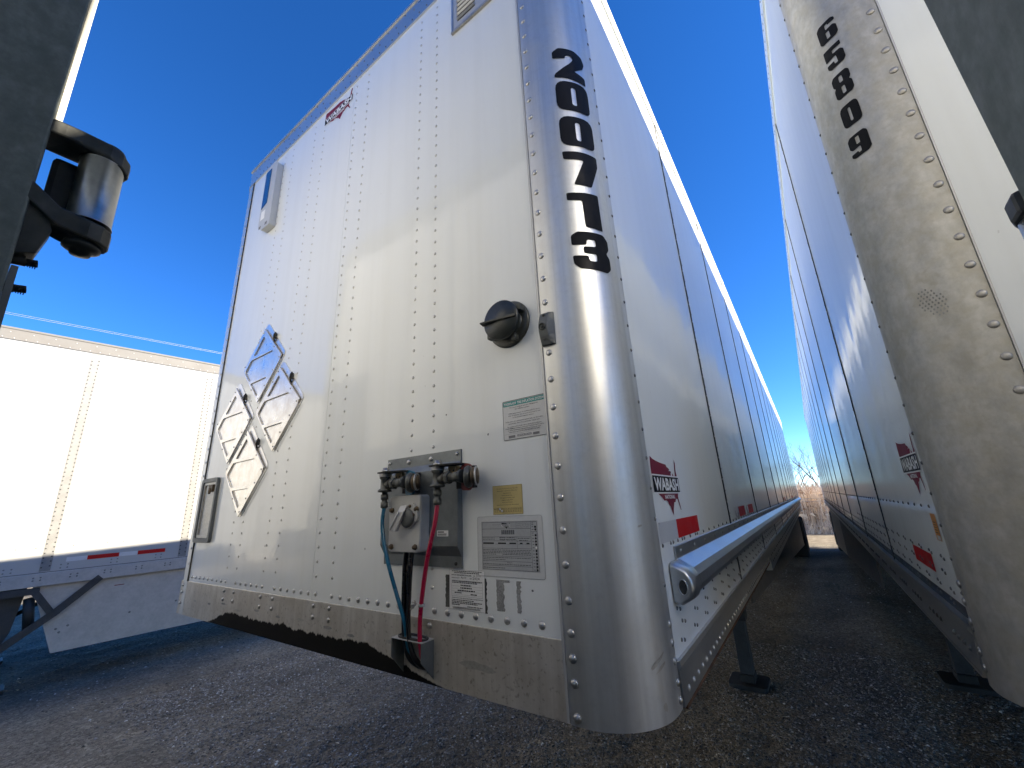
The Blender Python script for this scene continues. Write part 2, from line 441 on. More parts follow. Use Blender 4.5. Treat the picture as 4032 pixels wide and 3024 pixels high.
# rivet shapes (axis = -y: seen on a front wall)
def rivet_mesh(name, r, h, mat, n=8, facing='front'):
    b = MB()
    prof = [(r, 0), (r * .93, h * .45), (r * .55, h * .88), (0.0001, h)]
    ax = {'front': (0, -1, 0), 'right': (1, 0, 0), 'left': (-1, 0, 0)}[facing]
    b.lathe(prof, (0, 0, 0), ax, n)
    me = b.mesh(name); fix_normals(me); me.materials.append(MATS[mat]); return me
def rivet_stuff(name, pts, r, h, mat, parent, facing='front', n=6):
    """many small rivets joined into one part"""
    ax = Vector({'front': (0, -1, 0), 'right': (1, 0, 0), 'left': (-1, 0, 0)}[facing])
    a = ax.orthogonal().normalized(); bb = ax.cross(a)
    ring = [(a * math.cos(2 * math.pi * k / n) + bb * math.sin(2 * math.pi * k / n)) for k in range(n)]
    V = []; F = []
    for p in pts:
        p = Vector(p); o = len(V)
        V += [tuple(p + q * r) for q in ring] + [tuple(p + q * (r * .7) + ax * (h * .7)) for q in ring] + [tuple(p + ax * h)]
        for k in range(n):
            k2 = (k + 1) % n
            F.append((o + k, o + k2, o + n + k2, o + n + k)); F.append((o + n + k, o + n + k2, o + 2 * n))
    me = bpy.data.meshes.new(name); me.from_pydata(V, [], F); me.polygons.foreach_set('use_smooth', [True] * len(F)); me.update()
    fix_normals(me)
    o = obj(name, me, mat, parent); o['kind'] = 'stuff'; return o

# flat text and polygons laid on a plane
def text_mesh(body, bold=0.0, font_res=2, shear=0.0):
    c = bpy.data.curves.new('txt', 'FONT'); c.body = body; c.size = 1.0; c.resolution_u = font_res; c.offset = bold; c.shear = shear
    c.align_x = 'LEFT'
    o = bpy.data.objects.new('txt', c); COL.objects.link(o)
    me = bpy.data.meshes.new_from_object(o.evaluated_get(bpy.context.evaluated_depsgraph_get()))
    bpy.data.objects.remove(o); bpy.data.curves.remove(c)
    return me
def fit_text(body, U0, U1, V0, V1, mp, name, mat, parent, bold=0.0, shear=0.0, res=2):
    """text stretched to the rectangle U0..U1, V0..V1 and mapped by mp(u,v)"""
    me = text_mesh(body, bold, res, shear)
    co = np.zeros(len(me.vertices) * 3); me.vertices.foreach_get('co', co); co = co.reshape(-1, 3)
    lo = co[:, :2].min(0); hi = co[:, :2].max(0)
    out = []
    for c in co:
        a = (c[0] - lo[0]) / (hi[0] - lo[0]); b = (c[1] - lo[1]) / (hi[1] - lo[1])
        out.append(mp(U0 + (U1 - U0) * a, V0 + (V1 - V0) * b))
    me.vertices.foreach_set('co', np.array(out).ravel()); me.name = name; me.materials.clear(); me.update()
    return obj(name, me, mat, parent)

CORNER_R = 0.150; FLANGE = 0.031; JOINT = CORNER_R + FLANGE
ARC = CORNER_R * math.pi / 2
def corner_xy(s, out=0.0):
    """point of the corner post's face at arc length s from the front joint, as (distance in from the side, y)"""
    if s <= FLANGE: return (JOINT - s, -out)
    if s >= FLANGE + ARC: return (-out, CORNER_R + (s - FLANGE - ARC))
    a = (s - FLANGE) / CORNER_R
    return (CORNER_R - (CORNER_R + out) * math.sin(a), CORNER_R - (CORNER_R + out) * math.cos(a))

USA = [(0.02, .97), (.10, .93), (.22, .905), (.36, .885), (.50, .875), (.575, .87), (.60, .83), (.655, .815), (.70, .79), (.665, .755), (.715, .765), (.765, .75),
       (.735, .72), (.728, .66), (.735, .60), (.765, .60), (.79, .66), (.80, .73), (.835, .70), (.85, .65), (.875, .635), (.90, .67), (.925, .72), (.935, .83), (.955, .93), (.975, 1.0),
       (1.0, .93), (.985, .84), (.975, .76), (.995, .70), (.975, .64), (.965, .56), (.985, .50), (.965, .43), (.93, .36), (.905, .30), (.91, .24), (.945, .14), (.965, .05),
       (.945, .06), (.90, .17), (.86, .255), (.80, .26), (.755, .20), (.70, .20), (.665, .13), (.63, .07), (.605, -.02), (.575, .03), (.535, .13), (.485, .16), (.455, .22),
       (.385, .25), (.33, .235), (.25, .30), (.15, .35), (.10, .36), (.055, .45), (.02, .56), (.0, .66), (.0, .80)]
def usa_logo(parent, mp, w, h, part='maker_decal', grey=False, mono=False):
    """map emblem: mp(u, v, lift) with u 0..w, v 0..h"""
    ink = 'ink' if mono else 'maroon'
    b = MB(); b.prism([(p[0] * w * 1.03 - .015 * w, p[1] * h * 1.03 - .015 * h) for p in USA], lambda p, q: mp(p[0], p[1], q), 0.0006, None)
    if not mono:
        root = obj(part, b, 'white_vinyl', parent)
    b = MB(); b.prism([(p[0] * w, p[1] * h) for p in USA], lambda p, q: mp(p[0], p[1], q), 0.0012, None)
    if mono: root = obj(part, b, ink, parent)
    else: obj('country_map', b, ink, root)
    b = MB(); b.prism([(-.01 * w, .355 * h), (1.03 * w, .355 * h), (1.03 * w, .675 * h), (-.01 * w, .675 * h)], lambda p, q: mp(p[0], p[1], q), 0.0017, None); 
    obj('white_band', b, 'white_vinyl', root)
    b = MB(); b.prism([(.0, .38 * h), (1.02 * w, .38 * h), (1.02 * w, .65 * h), (0, .65 * h)], lambda p, q: mp(p[0], p[1], q), 0.0022, None)
    if not mono: obj('black_band', b, 'black_vinyl', root)
    fit_text('WABASH', .04 * w, .99 * w, .405 * h, .625 * h, lambda u, v: mp(u, v, 0.0028), 'lettering', 'ink' if mono else 'white_vinyl', root, bold=.035)
    if not mono:
        fit_text('NATIONAL', .36 * w, .76 * w, .265 * h, .335 * h, lambda u, v: mp(u, v, 0.0022), 'lettering', 'white_vinyl', root, bold=.03)
    return root

DIGITS = {
 '2': ([(0, .64), (0, .86), (.18, 1), (.66, 1), (.92, .90), (1, .70), (.92, .50), (.60, .28), (.96, .20), (.96, -.06), (0, .02), (.03, .13), (.47, .50), (.60, .66), (.57, .76), (.44, .79), (.36, .72), (.36, .66)], .05, []),
 '0': ([(0, .02), (1, -.02), (1, 1), (0, 1)], .26, [([(.43, .20), (.57, .18), (.57, .80), (.43, .80)], .07)]),
 '7': ([(0, 1), (1, 1), (1, .70), (.70, -.03), (.22, 0), (.55, .74), (.02, .76)], .05, []),
 '1': ([(0, .97), (.40, .98), (.86, 1), (.88, -.04), (.40, 0), (.38, .74), (0, .76)], .04, []),
 '3': ([(0, .64), (0, .90), (.16, 1), (.86, 1), (1, .86), (1, .62), (.90, .50), (1, .38), (1, .10), (.86, -.03), (.16, .02), (.02, .14), (0, .36), (.38, .36), (.40, .22), (.60, .22), (.60, .41), (.28, .42), (.28, .60), (.60, .61), (.60, .79), (.38, .79), (.36, .64)], .05, []),
 '6': ([(0, .12), (.14, 0), (.86, 0), (1, .12), (1, .50), (.86, .62), (.46, .60), (.46, .84), (.62, .84), (.62, .76), (1, .76), (1, .90), (.84, 1), (.16, 1), (0, .88)], .06, [([(.42, .14), (.60, .14), (.60, .46), (.42, .46)], .04)]),
 '5': ([(0, .30), (0, .12), (.16, 0), (.86, 0), (1, .12), (1, .52), (.86, .64), (.46, .64), (.46, .80), (.96, .80), (.96, 1), (0, 1), (0, .46), (.58, .48), (.60, .15), (.42, .15), (.42, .30)], .05, []),
 '8': ([(0, .10), (.14, 0), (.86, 0), (1, .10), (1, .44), (.88, .52), (1, .60), (1, .90), (.86, 1), (.14, 1), (0, .90), (0, .60), (.12, .52), (0, .44)], .06, [([(.40, .12), (.60, .12), (.60, .42), (.40, .42)], .06), ([(.40, .61), (.60, .61), (.60, .87), (.40, .87)], .06)]),
}
DIGITS['9'] = ([(1 - x, 1 - y) for x, y in DIGITS['6'][0]], .06, [([(1 - x, 1 - y) for x, y in DIGITS['6'][2][0][0]], .04)])
def digit_part(ch, s0, s1, z0, z1, sgn, parent, post_out, skew=0.0):
    """one number painted round the corner post; reading direction s0 -> s1"""
    import bmesh
    outer, r, holes = DIGITS[ch]
    b = MB()
    b.prism(rounded(outer, r, 4), lambda p, h: (s0 + (s1 - s0) * p[0], 0, z0 + (z1 - z0) * p[1] + skew * p[0] * (z1 - z0)), 0, None, holes=[rounded(h_, rr, 3) for h_, rr in holes])
    me = b.mesh('digit'); bm = bmesh.new(); bm.from_mesh(me)
    lo, hi = min(s0, s1), max(s0, s1)
    for k in range(1, 14):
        sx = lo + (hi - lo) * k / 14
        bmesh.ops.bisect_plane(bm, geom=bm.verts[:] + bm.edges[:] + bm.faces[:], plane_co=(sx, 0, 0), plane_no=(1, 0, 0))
    for v in bm.verts:
        d, y = corner_xy(v.co.x, post_out + 0.0012)
        v.co = (sgn * d, y, v.co.z)
    bmesh.ops.recalc_face_normals(bm, faces=bm.faces)
    bm.to_mesh(me); bm.free()
    for p in me.polygons: p.use_smooth = True
    return obj('digit', me, 'black_vinyl', parent)

# ------------------------------------------------------------------ one box trailer
W = 2.60; LEN = 16.10; TOP = 4.10
def corner_post(parent, sgn, z0, z1, mat, out=0.004, far=False, n=14):
    """curved aluminium corner extrusion: sgn turns 'distance in' into local x; far: the other side's corner"""
    prof = [corner_xy(0, out)]
    prof += [corner_xy(FLANGE + ARC * k / n, out) for k in range(n + 1)] + [corner_xy(FLANGE + ARC + FLANGE, out)]
    inner = [corner_xy(FLANGE + ARC + FLANGE, -0.004)] + [corner_xy(FLANGE + ARC * k / n, -0.004) for k in range(n, -1, -1)] + [corner_xy(0, -0.004)]
    def px(d): return sgn * (W - d) if far else sgn * d
    b = MB(); k = len(prof)
    full = prof + inner
    zs = [z0, z0 + (z1 - z0) * .33, z0 + (z1 - z0) * .66, z1]
    vs_ = [(px(d), y, z) for z in zs for d, y in full]; K = len(full); f = []
    for j in range(3):
        for i in range(K):
            f.append((j * K + i, j * K + (i + 1) % K, (j + 1) * K + (i + 1) % K, (j + 1) * K + i))
    b.add(vs_, f, True)
    for j in (0, 3):
        for i in range(k - 1):
            f2 = (j * K + i, j * K + i + 1, j * K + K - 2 - i, j * K + K - 1 - i)
            b.f.append(f2); b.smooth.append(False)
    o = obj('corner_post', b, mat, parent)
    md = o.modifiers.new('edge', 'EDGE_SPLIT'); md.split_angle = math.radians(35)
    return o

def trailer_body(root, sgn, white_f, white_s, post_mat, first_seam=1.325, sill_mat='sill_plain', near_rivets=True, bottom_lip=True, length=LEN, detail=True, panel_seams=(1.236,), y0=0.0, side_pitch=1.22):
    X = lambda d: sgn * d
    side = 'right' if sgn < 0 else 'left'
    # front wall sheets
    cuts = [JOINT - .012] + list(panel_seams) + [W - JOINT + .012]
    for a, c in zip(cuts[:-1], cuts[1:]):
        obj('front_panel', MB().box(X(a + .0008), X(c - .0008), y0, y0 + .006, 1.398, 3.99), white_f, root)
    # backing behind the joints
    obj('front_lining', MB().box(X(JOINT), X(W - JOINT), y0 + .008, y0 + .03, 1.26, 4.0), 'seam_black', root)
    # side sheets with lap seams
    ys = [JOINT - .012]
    y = first_seam
    while y < length - .3: ys.append(y); y += side_pitch
    ys.append(length - .12)
    for a, c in zip(ys[:-1], ys[1:]):
        obj('side_panel', MB().box(X(0), X(.006), y0 + a + .001, y0 + c - .001, 1.325, 4.0), white_s, root)
    obj('side_lining', MB().box(X(.008), X(.03), y0 + JOINT, y0 + length - .1, 1.26, 4.0), 'seam_black', root)
    # far side, roof, floor, rear
    obj('side_wall', MB().box(X(W - .03), X(W), y0 + JOINT, y0 + length - .05, 1.25, 4.02), white_s, root)
    obj('roof', MB().box(X(.06), X(W - .06), y0 + .06, y0 + length - .03, 4.072, 4.092), 'roof_alu', root)
    obj('floor', MB().box(X(.04), X(W - .04), y0 + .17, y0 + length - .04, 1.249, 1.262), 'dark_steel', root)
    return ys

def place(M3, o):
    m4 = Matrix(M3).to_4x4(); m4.translation = o; return m4

def seam_strip(root, sgn, y, z0=1.335, z1=3.985, w=0.027):
    """scalloped dark lap joint between two side sheets"""
    b = MB(); n = 53; poly = []
    for i in range(n + 1):
        z = z0 + (z1 - z0) * i / n
        poly.append((y - w * .5, z))
    for i in range(n, -1, -1):
        z = z0 + (z1 - z0) * i / n
        poly.append((y + w * (.5 if i % 2 else .16), z))
    b.prism(poly, lambda p, h: (-sgn * h, p[0], p[1]), 0.0005, 0.0035)
    return obj('seam_strip', b, 'seam_black', root)

def undergear(root, sgn, gear_y, mat_leg='dark_steel', ground_z=0.0, length=LEN):
    X = lambda d: sgn * d
    for d in (.48, W - .48):
        leg = obj('landing_leg', MB().box(X(d - .075), X(d + .075), gear_y - .075, gear_y + .075, .56, 1.148), mat_leg, root, bevel=.006)
        obj('inner_tube', MB().box(X(d - .055), X(d + .055), gear_y - .055, gear_y + .055, .10, .60), 'frame_steel', leg, bevel=.004)
        b = MB(); b.bbox(X(d) - .16, X(d) + .16, gear_y - .16, gear_y + .16, .020, .060, .05, ax=2)
        b.box(X(d) - .06, X(d) + .06, gear_y - .085, gear_y + .085, .060, .12)
        obj('foot', b, mat_leg, leg, bevel=.004)
        b = MB(); b.tube([(X(d), gear_y, .72), (X(d), gear_y + .75, 1.15)], .022, 6); b.tube([(X(d), gear_y, .72), (X(W / 2), gear_y + .05, 1.18)], .02, 6)
        obj('brace', b, mat_leg, root)
    obj('crank_box', MB().bbox(X(.40) - .05, X(.40) + .05, gear_y - .08, gear_y + .08, .78, .98, .02, ax=0), mat_leg, root, bevel=.006)
    obj('crank_handle', MB().tube([(X(.36), gear_y, .86), (X(.22), gear_y, .86), (X(.21), gear_y + .02, .88), (X(.21), gear_y + .08, .98)], .009, 6), 'frame_steel', root)
    obj('gear_plate', MB().box(X(.34), X(.60), gear_y - .14, gear_y + .14, 1.05, 1.148), mat_leg, root, bevel=.004)
    obj('cross_tube', MB().cyl((X(.5), gear_y, .82), (X(W - .5), gear_y, .82), .018), mat_leg, root)
    # tandem
    for wy in (length - 2.75, length - 1.5):
        for ds in (.0, 1.0):
            d0 = .02 if ds == 0 else W - .60
            b = MB()
            for k in range(2):
                dd = d0 + k * .30
                prof = [(.27, 0), (.30, .0), (.46, .0), (.50, .035), (.505, .14), (.50, .245), (.46, .28), (.30, .28), (.27, .28)]
                b.lathe(prof, (X(dd), wy, .505), (sgn, 0, 0), 28)
            wl_ = obj('wheel', b, 'tyre', root)
            b = MB(); b.lathe([(.27, .02), (.24, .03), (.12, .12), (.10, .05), (.0001, .05)], (X(d0), wy, .505), (sgn, 0, 0), 20)
            obj('rim', b, 'box_alu', wl_)
    obj('axle', MB().cyl((X(.3), length - 2.75, .505), (X(W - .3), length - 2.75, .505), .06).cyl((X(.3), length - 1.5, .505), (X(W - .3), length - 1.5, .505), .06), 'dark_steel', root)
    for d in (.12, W - .72):
        b = MB(); b.box(X(d), X(d + .60), length - .78, length - .77, .32, 1.15)
        obj('mud_flap', b, 'black_rubber', root)
    b = MB(); b.box(X(.25), X(.35), length - 3.6, length - .6, .95, 1.15); b.box(X(W - .35), X(W - .25), length - 3.6, length - .6, .95, 1.15)
    obj('slider_rail', b, 'dark_steel', root)
    b = MB(); b.box(X(.45), X(W - .45), length - .12, length - .02, .50, .60); b.box(X(.8), X(.9), length - .12, length - .04, .60, 1.2); b.box(X(W - .9), X(W - .8), length - .12, length - .04, .60, 1.2)
    obj('rear_guard', b, 'galvanised', root)
    b = MB()
    for i in range(33):
        yy = 1.6 + i * .44
        if yy < length - .3: b.box(X(.05), X(W - .05), yy, yy + .06, 1.15, 1.248)
    obj('crossmembers', b, 'dark_steel', root)

def rear_doors(root, sgn, y):
    """closed pair of swing doors with lock rods, facing +y"""
    X = lambda d: sgn * d
    for a, c in ((.10, W / 2 - .004), (W / 2 + .004, W - .10)):
        dr = obj('rear_door', MB().box(X(a), X(c), y - .06, y - .020, 1.30, 3.92), 'door_white', root)
        for d in (a + .22, c - .22):
            obj('lock_rod', MB().cyl((X(d), y - .006, 1.29), (X(d), y - .006, 3.92), .011, n=10), 'box_alu', dr)
        obj('handle', MB().box(X(a + .3), X(a + .75), y - .011, y + .004, 1.72, 1.75), 'box_alu', dr)
    b = MB(); b.box(X(.0), X(W), y - .12, y - .001, 3.93, 4.10); obj('rear_header', b, 'galvanised', root)
    b = MB(); b.box(X(.0), X(W), y - .12, y - .001, 1.10, 1.28); obj('rear_sill', b, 'galvanised', root)

def label_plane_front(x0, z1, lift0=0.0):
    return None

# =================================================================== GROUND, SKY SURROUND
g = MB(); g.add([(-400, -400, 0), (400, -400, 0), (400, 700, 0), (-400, 700, 0)], [(0, 1, 2, 3)])
tag(obj('ground', g, 'gravel_ground'), kind='structure')

def relief(x, y):
    """gentle lumps and wheel ruts of the yard, in metres"""
    x = np.asarray(x, float); y = np.asarray(y, float)
    h = .010 * np.sin(x * 3.1 + 1.7 * np.sin(y * .9)) + .007 * np.sin(x * 7.3 - y * .7 + 1.0) + .005 * np.sin(x * 15.1 + 2.2 * np.sin(y * 2.1 + x)) * np.sin(y * 1.3 + .5)
    h += .004 * np.sin(x * 11 + y * 9.3) + .003 * np.sin(x * 23.7 - y * 19.1 + 2 * np.sin(x * 5)) + .002 * np.sin(x * 47 + y * 31) 
    edge = np.clip(np.minimum(np.minimum(x + 12, 5 - x), np.minimum(y + .6, 15 - y)) / 1.5, 0, 1)
    return .004 + (h + .022) * edge
xs_g = np.linspace(-12, 5, 560); ys_g = np.linspace(-.6, 15, 300)
GX, GY = np.meshgrid(xs_g, ys_g); GZ = relief(GX, GY) + RNG.normal(0, .0016, GX.shape)
nx, ny = len(xs_g), len(ys_g)
idx = np.arange(nx * ny).reshape(ny, nx)
FQ = np.stack([idx[:-1, :-1], idx[:-1, 1:], idx[1:, 1:], idx[1:, :-1]], -1).reshape(-1, 4)
me = bpy.data.meshes.new('yard_surface'); me.vertices.add(nx * ny); me.vertices.foreach_set('co', np.stack([GX, GY, GZ], -1).ravel())
me.loops.add(FQ.size); me.loops.foreach_set('vertex_index', FQ.ravel()); me.polygons.add(len(FQ))
me.polygons.foreach_set('loop_start', np.arange(0, FQ.size, 4)); me.polygons.foreach_set('loop_total', np.full(len(FQ), 4)); me.update(); me.validate()
me.polygons.foreach_set('use_smooth', [True] * len(FQ))
tag(obj('yard_surface', me, 'gravel_ground'), kind='structure')

def stones(name, n, xr, yr, smin, smax, mat, seed, label):
    r = np.random.default_rng(seed)
    base = np.array([(1, 0, 0), (-1, 0, 0), (0, 1, 0), (0, -1, 0), (0, 0, 1), (0, 0, -1)], float)
    tri = np.array([(0, 2, 4), (2, 1, 4), (1, 3, 4), (3, 0, 4), (2, 0, 5), (1, 2, 5), (3, 1, 5), (0, 3, 5)])
    x = r.uniform(*xr, n); y = r.uniform(*yr, n)
    s = smin + (smax - smin) * r.random(n) ** 2.2
    ang = r.uniform(0, 6.283, n); ca, sa = np.cos(ang), np.sin(ang)
    jit = 1 + r.uniform(-.35, .35, (n, 6, 3))
    v = base[None] * jit; v[:, :, 2] *= .6
    v *= s[:, None, None]
    vx = v[:, :, 0] * ca[:, None] - v[:, :, 1] * sa[:, None]; vy = v[:, :, 0] * sa[:, None] + v[:, :, 1] * ca[:, None]
    # tilt
    t = r.uniform(-.6, .6, n); vz = v[:, :, 2] + vx * t[:, None] * .6
    V = np.stack([vx + x[:, None], vy + y[:, None], vz + (s * .18 + relief(x, y) - .002)[:, None]], -1).reshape(-1, 3)
    F = (tri[None] + (np.arange(n) * 6)[:, None, None]).reshape(-1, 3)
    me = bpy.data.meshes.new(name)
    me.vertices.add(len(V)); me.vertices.foreach_set('co', V.ravel())
    me.loops.add(F.size); me.loops.foreach_set('vertex_index', F.ravel())
    me.polygons.add(len(F)); me.polygons.foreach_set('loop_start', np.arange(0, F.size, 3)); me.polygons.foreach_set('loop_total', np.full(len(F), 3))
    me.update(); me.validate()
    o = obj(name, me, mat); tag(o, label, 'gravel', kind='stuff'); return o
stones('gravel', 150000, (-5.6, 1.5), (0.6, 5.2), .0038, .0125, 'stone_mix', 3, 'loose grey gravel with white chips under the trailers')
stones('gravel', 36000, (-10, 3), (.2, 11), .005, .016, 'stone_mix', 4, 'coarser loose gravel chips scattered over the dark yard')

# ------------------------------------------------------------------ reeds, twigs and wires behind the trailers
def reeds(name, n, xr, yr, hr, mat, seed, label, w=.006, lean=.22):
    r = np.random.default_rng(seed)
    V = []; F = []
    for i in range(n):
        x = r.uniform(*xr); y = r.uniform(*yr); h = r.uniform(*hr) * (1 - .10 * abs(math.sin(x * 1.7)))
        a = r.uniform(0, 6.283); l = r.normal(0, lean); l2 = l * r.uniform(1.2, 2.8); dx, dy = math.cos(a), math.sin(a)
        if r.random() < .18: l2 += r.uniform(-1.0, 1.0)
        ww = w * r.uniform(.6, 1.9); o = len(V)
        for t, k in ((0, 0), (.5, l * .4), (.8, l * .8 + l2 * .12), (1.0, l + l2 * .25)):
            cx = x + dx * k * h; cy = y + dy * k * h * .6; hw = ww * (1 - t * .75)
            zz = h * t * (1 - .1 * abs(k))
            V.append((cx - hw, cy + hw * .3, zz)); V.append((cx + hw, cy - hw * .3, zz))
        F += [(o, o + 1, o + 3, o + 2), (o + 2, o + 3, o + 5, o + 4), (o + 4, o + 5, o + 7, o + 6)]
        if r.random() < .5:      # a side leaf
            o = len(V); t = r.uniform(.3, .8); cx = x + dx * l * .4 * t * h; cy = y; zz = h * t; sgn_ = r.choice((-1, 1)); L_ = r.uniform(.08, .24) * h
            V += [(cx, cy, zz), (cx, cy + .01, zz + w * 1.6), (cx + sgn_ * L_ * .6, cy - .02, zz + L_ * .35), (cx + sgn_ * L_, cy, zz + r.uniform(-.1, .08) * h)]
            F += [(o, o + 1, o + 2), (o + 1, o + 3, o + 2)]
    me = bpy.data.meshes.new(name); me.from_pydata(V, [], F); me.update()
    o = obj(name, me, mat); tag(o, label, 'reeds', kind='stuff'); return o
reeds('reeds', 9000, (-3.5, 5.0), (21.6, 27.5), (1.3, 2.35), 'reed_mix', 11, 'tall dry tan reeds standing behind the yard', w=.011)
reeds('reeds', 9000, (-26, 26), (22.4, 30), (1.3, 2.3), 'reed_mix', 12, 'wide band of dry reeds along the far edge', w=.018)
reeds('dry_grass', 2600, (-3, 5), (21.0, 22.2), (.15, .6), 'reed_mix', 13, 'low dry grass at the foot of the reeds', w=.006, lean=.6)
reeds('dry_straw', 160, (-8.6, -6.9), (-.6, 2.2), (.05, .16), 'straw_mix', 14, 'straw stalks lying beneath the sunlit trailer', w=.0012, lean=1.0)

def branch(b, p, d, L, r, depth, rnd):
    q = p + d * L
    mid = p + d * (L * .5) + Vector((rnd.uniform(-.05, .05), rnd.uniform(-.05, .05), 0)) * L
    b.tube([p, mid, q], [r, r * .85, r * .62], 5, cap=False)
    if depth == 0: return
    for k in range(rnd.choice((2, 3, 3))):
        nd = (d + Vector((rnd.uniform(-.75, .75), rnd.uniform(-.75, .75), rnd.uniform(-.15, .45)))).normalized()
        branch(b, p + d * (L * rnd.uniform(.5, 1.0)), nd, L * rnd.uniform(.55, .8), r * .55, depth - 1, rnd)
def bare_tree(x, y, h, label, seed, depth=5):
    rnd = random.Random(seed)
    root = empty('bare_tree', loc=(x, y, 0)); tag(root, label, 'tree', 'leafless trees behind the reeds')
    b = MB(); b.tube([(0, 0, 0), (.03, 0, h * .2), (0, .02, h * .36)], [.08, .06, .05], 7); obj('trunk', b, 'wood_twig', root)
    b = MB()
    for k in range(5):
        a = k * 1.3 + rnd.random()
        branch(b, Vector((0, 0, h * rnd.uniform(.2, .36))), Vector((math.cos(a) * .5, math.sin(a) * .5, 1)).normalized(), h * .26, .034, depth, rnd)
    obj('crown', b, 'wood_twig', root, normals=False)
bare_tree(0.95, 31.0, 5.4, 'leafless grey tree rising above the reeds nearest the gap', 3)
bare_tree(-0.25, 35.0, 5.0, 'smaller leafless tree left of the gap skyline, above the reeds', 8, depth=4)
def shrub(x, y, w, h, label, seed, n=2600):
    r = np.random.default_rng(seed); V = []; F = []
    root = empty('shrub', loc=(x, y, 0)); tag(root, label, 'shrub')
    for i in range(n):
        a = r.uniform(0, 6.283); t = r.random() ** .5; z = r.uniform(.1, 1) ; rad = w * t * math.sqrt(max(0.02, 1 - (z - .35) ** 2 * 1.9)) * (1 + .3 * math.sin(a * 3 + z * 7))
        c = Vector((math.cos(a) * rad, math.sin(a) * rad, z * h)); s_ = r.uniform(.02, .05); o = len(V)
        d = Vector(r.normal(0, 1, 3)).normalized(); e = d.orthogonal().normalized()
        V += [tuple(c - e * s_ * .3), tuple(c + d * s_ * 2), tuple(c + e * s_ * .3)]; F.append((o, o + 1, o + 2))
    me = bpy.data.meshes.new('crown'); me.from_pydata(V, [], F); me.update(); obj('crown', me, 'bush_mix', root)
    b = MB()
    for k in range(5): b.tube([(0, 0, 0), (.15 * math.cos(k * 1.26), .15 * math.sin(k * 1.26), h * .7)], [.03, .008], 5)
    obj('trunk', b, 'wood_twig', root)
shrub(1.75, 30.5, 1.0, 3.1, 'dark dense shrub showing over the reeds beside the bare tree', 5)

fr = empty('wire_fence', loc=(0, 21.3, 0)); tag(fr, 'thin wire fence strung in front of the dry reeds', 'fence')
for z in (1.42, 1.30):
    obj('wire', MB().tube([(x, .0, z + .02 * math.sin(x)) for x in range(-18, 19, 2)], .006, 5), 'wire_metal', fr)
for x in (-9.0, -3.0, 3.2, 9.2):
    obj('post', MB().cyl((x, .03, 0), (x, .03, 1.6), .03, n=8), 'wood_twig', fr)

for k, dz in enumerate((0.0, -.11)):
    b = MB(); pts = []
    for i in range(25):
        t = i / 24; y = -60 + 180 * t
        z = 15.42 + dz + 0.0552 * (y + .05) - .0004 * y * (12 - y) * .4
        pts.append((-40.0, y, z))
    b.tube(pts, .010, 5)
    tag(obj('power_line', b, 'wire_metal'), ['upper of the two thin wires crossing the blue sky', 'lower of the two thin wires crossing the blue sky'][k], 'wire', 'overhead wires')

# =================================================================== MAIN TRAILER (number 200713)
main = empty('semi_trailer', loc=(0, 0, 0))
tag(main, 'white box trailer numbered 200713 with its front wall, hoses and diamond placards facing us', 'trailer', 'parked box trailers')
ys = trailer_body(main, -1, 'white_front', 'white_side', 'post_metal', sill_mat='sill_metal')
corner_post(main, -1, 1.247, 4.10, 'post_metal')
corner_post(main, -1, 1.247, 3.97, 'post_metal', far=True)
obj('trim_strip', MB().box(-JOINT - .001, -JOINT - .007, -.0075, 0, 1.25, 3.965), 'box_alu', main)
obj('trim_strip', MB().box(-W + JOINT + .001, -W + JOINT + .006, -.0065, 0, 1.405, 3.965), 'seam_black', main)
obj('front_sill', MB().box(-W + .10, -JOINT - .001, -.003, .006, 1.247, 1.4045), 'sill_metal', main, bevel=.0015)
obj('sill_lip', MB().box(-W + .10, -JOINT, .006, .25, 1.2475, 1.2485), 'dark_steel', main)
# front top rail, wrapping the left corner
def top_rail_front(root, sgn, out=.008, z0=3.963, z1=4.10):
    b = MB()
    pr_ = [(sgn * (W - d), y) for d, y in [corner_xy(s, out) for s in [FLANGE + ARC + FLANGE] + [FLANGE + ARC * k / 12 for k in range(12, -1, -1)]]]
    pr_ += [(sgn * (JOINT + .001), -out)]
    n = len(pr_); vs_ = [(x, y, z) for z in (z0, z1) for x, y in pr_]
    vs_ += [(x * (1 if abs(x) < W / 2 else .995), y + .012, z) for z in (z0, z1) for x, y in pr_]
    f = []
    for i in range(n - 1):
        f += [(i, i + 1, n + i + 1, n + i), (2 * n + i, 2 * n + i + 1, i + 1, i), (n + i, n + i + 1, 3 * n + i + 1, 3 * n + i)]
    b.add(vs_, f, True)
    o = obj('top_rail', b, 'top_rail_metal', root); o.modifiers.new('edge', 'EDGE_SPLIT').split_angle = math.radians(35); return o
top_rail_front(main, -1)
obj('top_lip', MB().box(-W + .12, -.1, -.014, .03, 4.088, 4.104), 'top_rail_metal', main)
for i in range(len(ys) - 1):
    a, c = ys[i], ys[i + 1]
    obj('top_rail', MB().sweep_y([(.0, 3.985), (.009, 3.985), (.009, 4.085), (.004, 4.104), (-.03, 4.104), (0.0, 4.08)], a + .001, c - .001), 'white_side' if i % 2 else 'white_side', main)
# seams
for y in ys[1:-1]:
    seam_strip(main, -1, y)
# lower rail
b = MB(); b.sweep_y([(.0, 1.335), (.010, 1.338), (.012, 1.326), (.006, 1.318), (.008, 1.247), (-.03, 1.244), (-.03, 1.335)], JOINT + .006, 2.69)
b.sweep_y([(.0, 1.335), (.010, 1.338), (.012, 1.326), (.006, 1.318), (.008, 1.180), (-.03, 1.178), (-.03, 1.335)], 2.691, LEN - .1)
obj('lower_rail', b, 'rail_metal', main)
obj('rusty_edge', MB().box(-.05, .004, .22, 2.66, 1.232, 1.2425), 'cloud_rust', main)
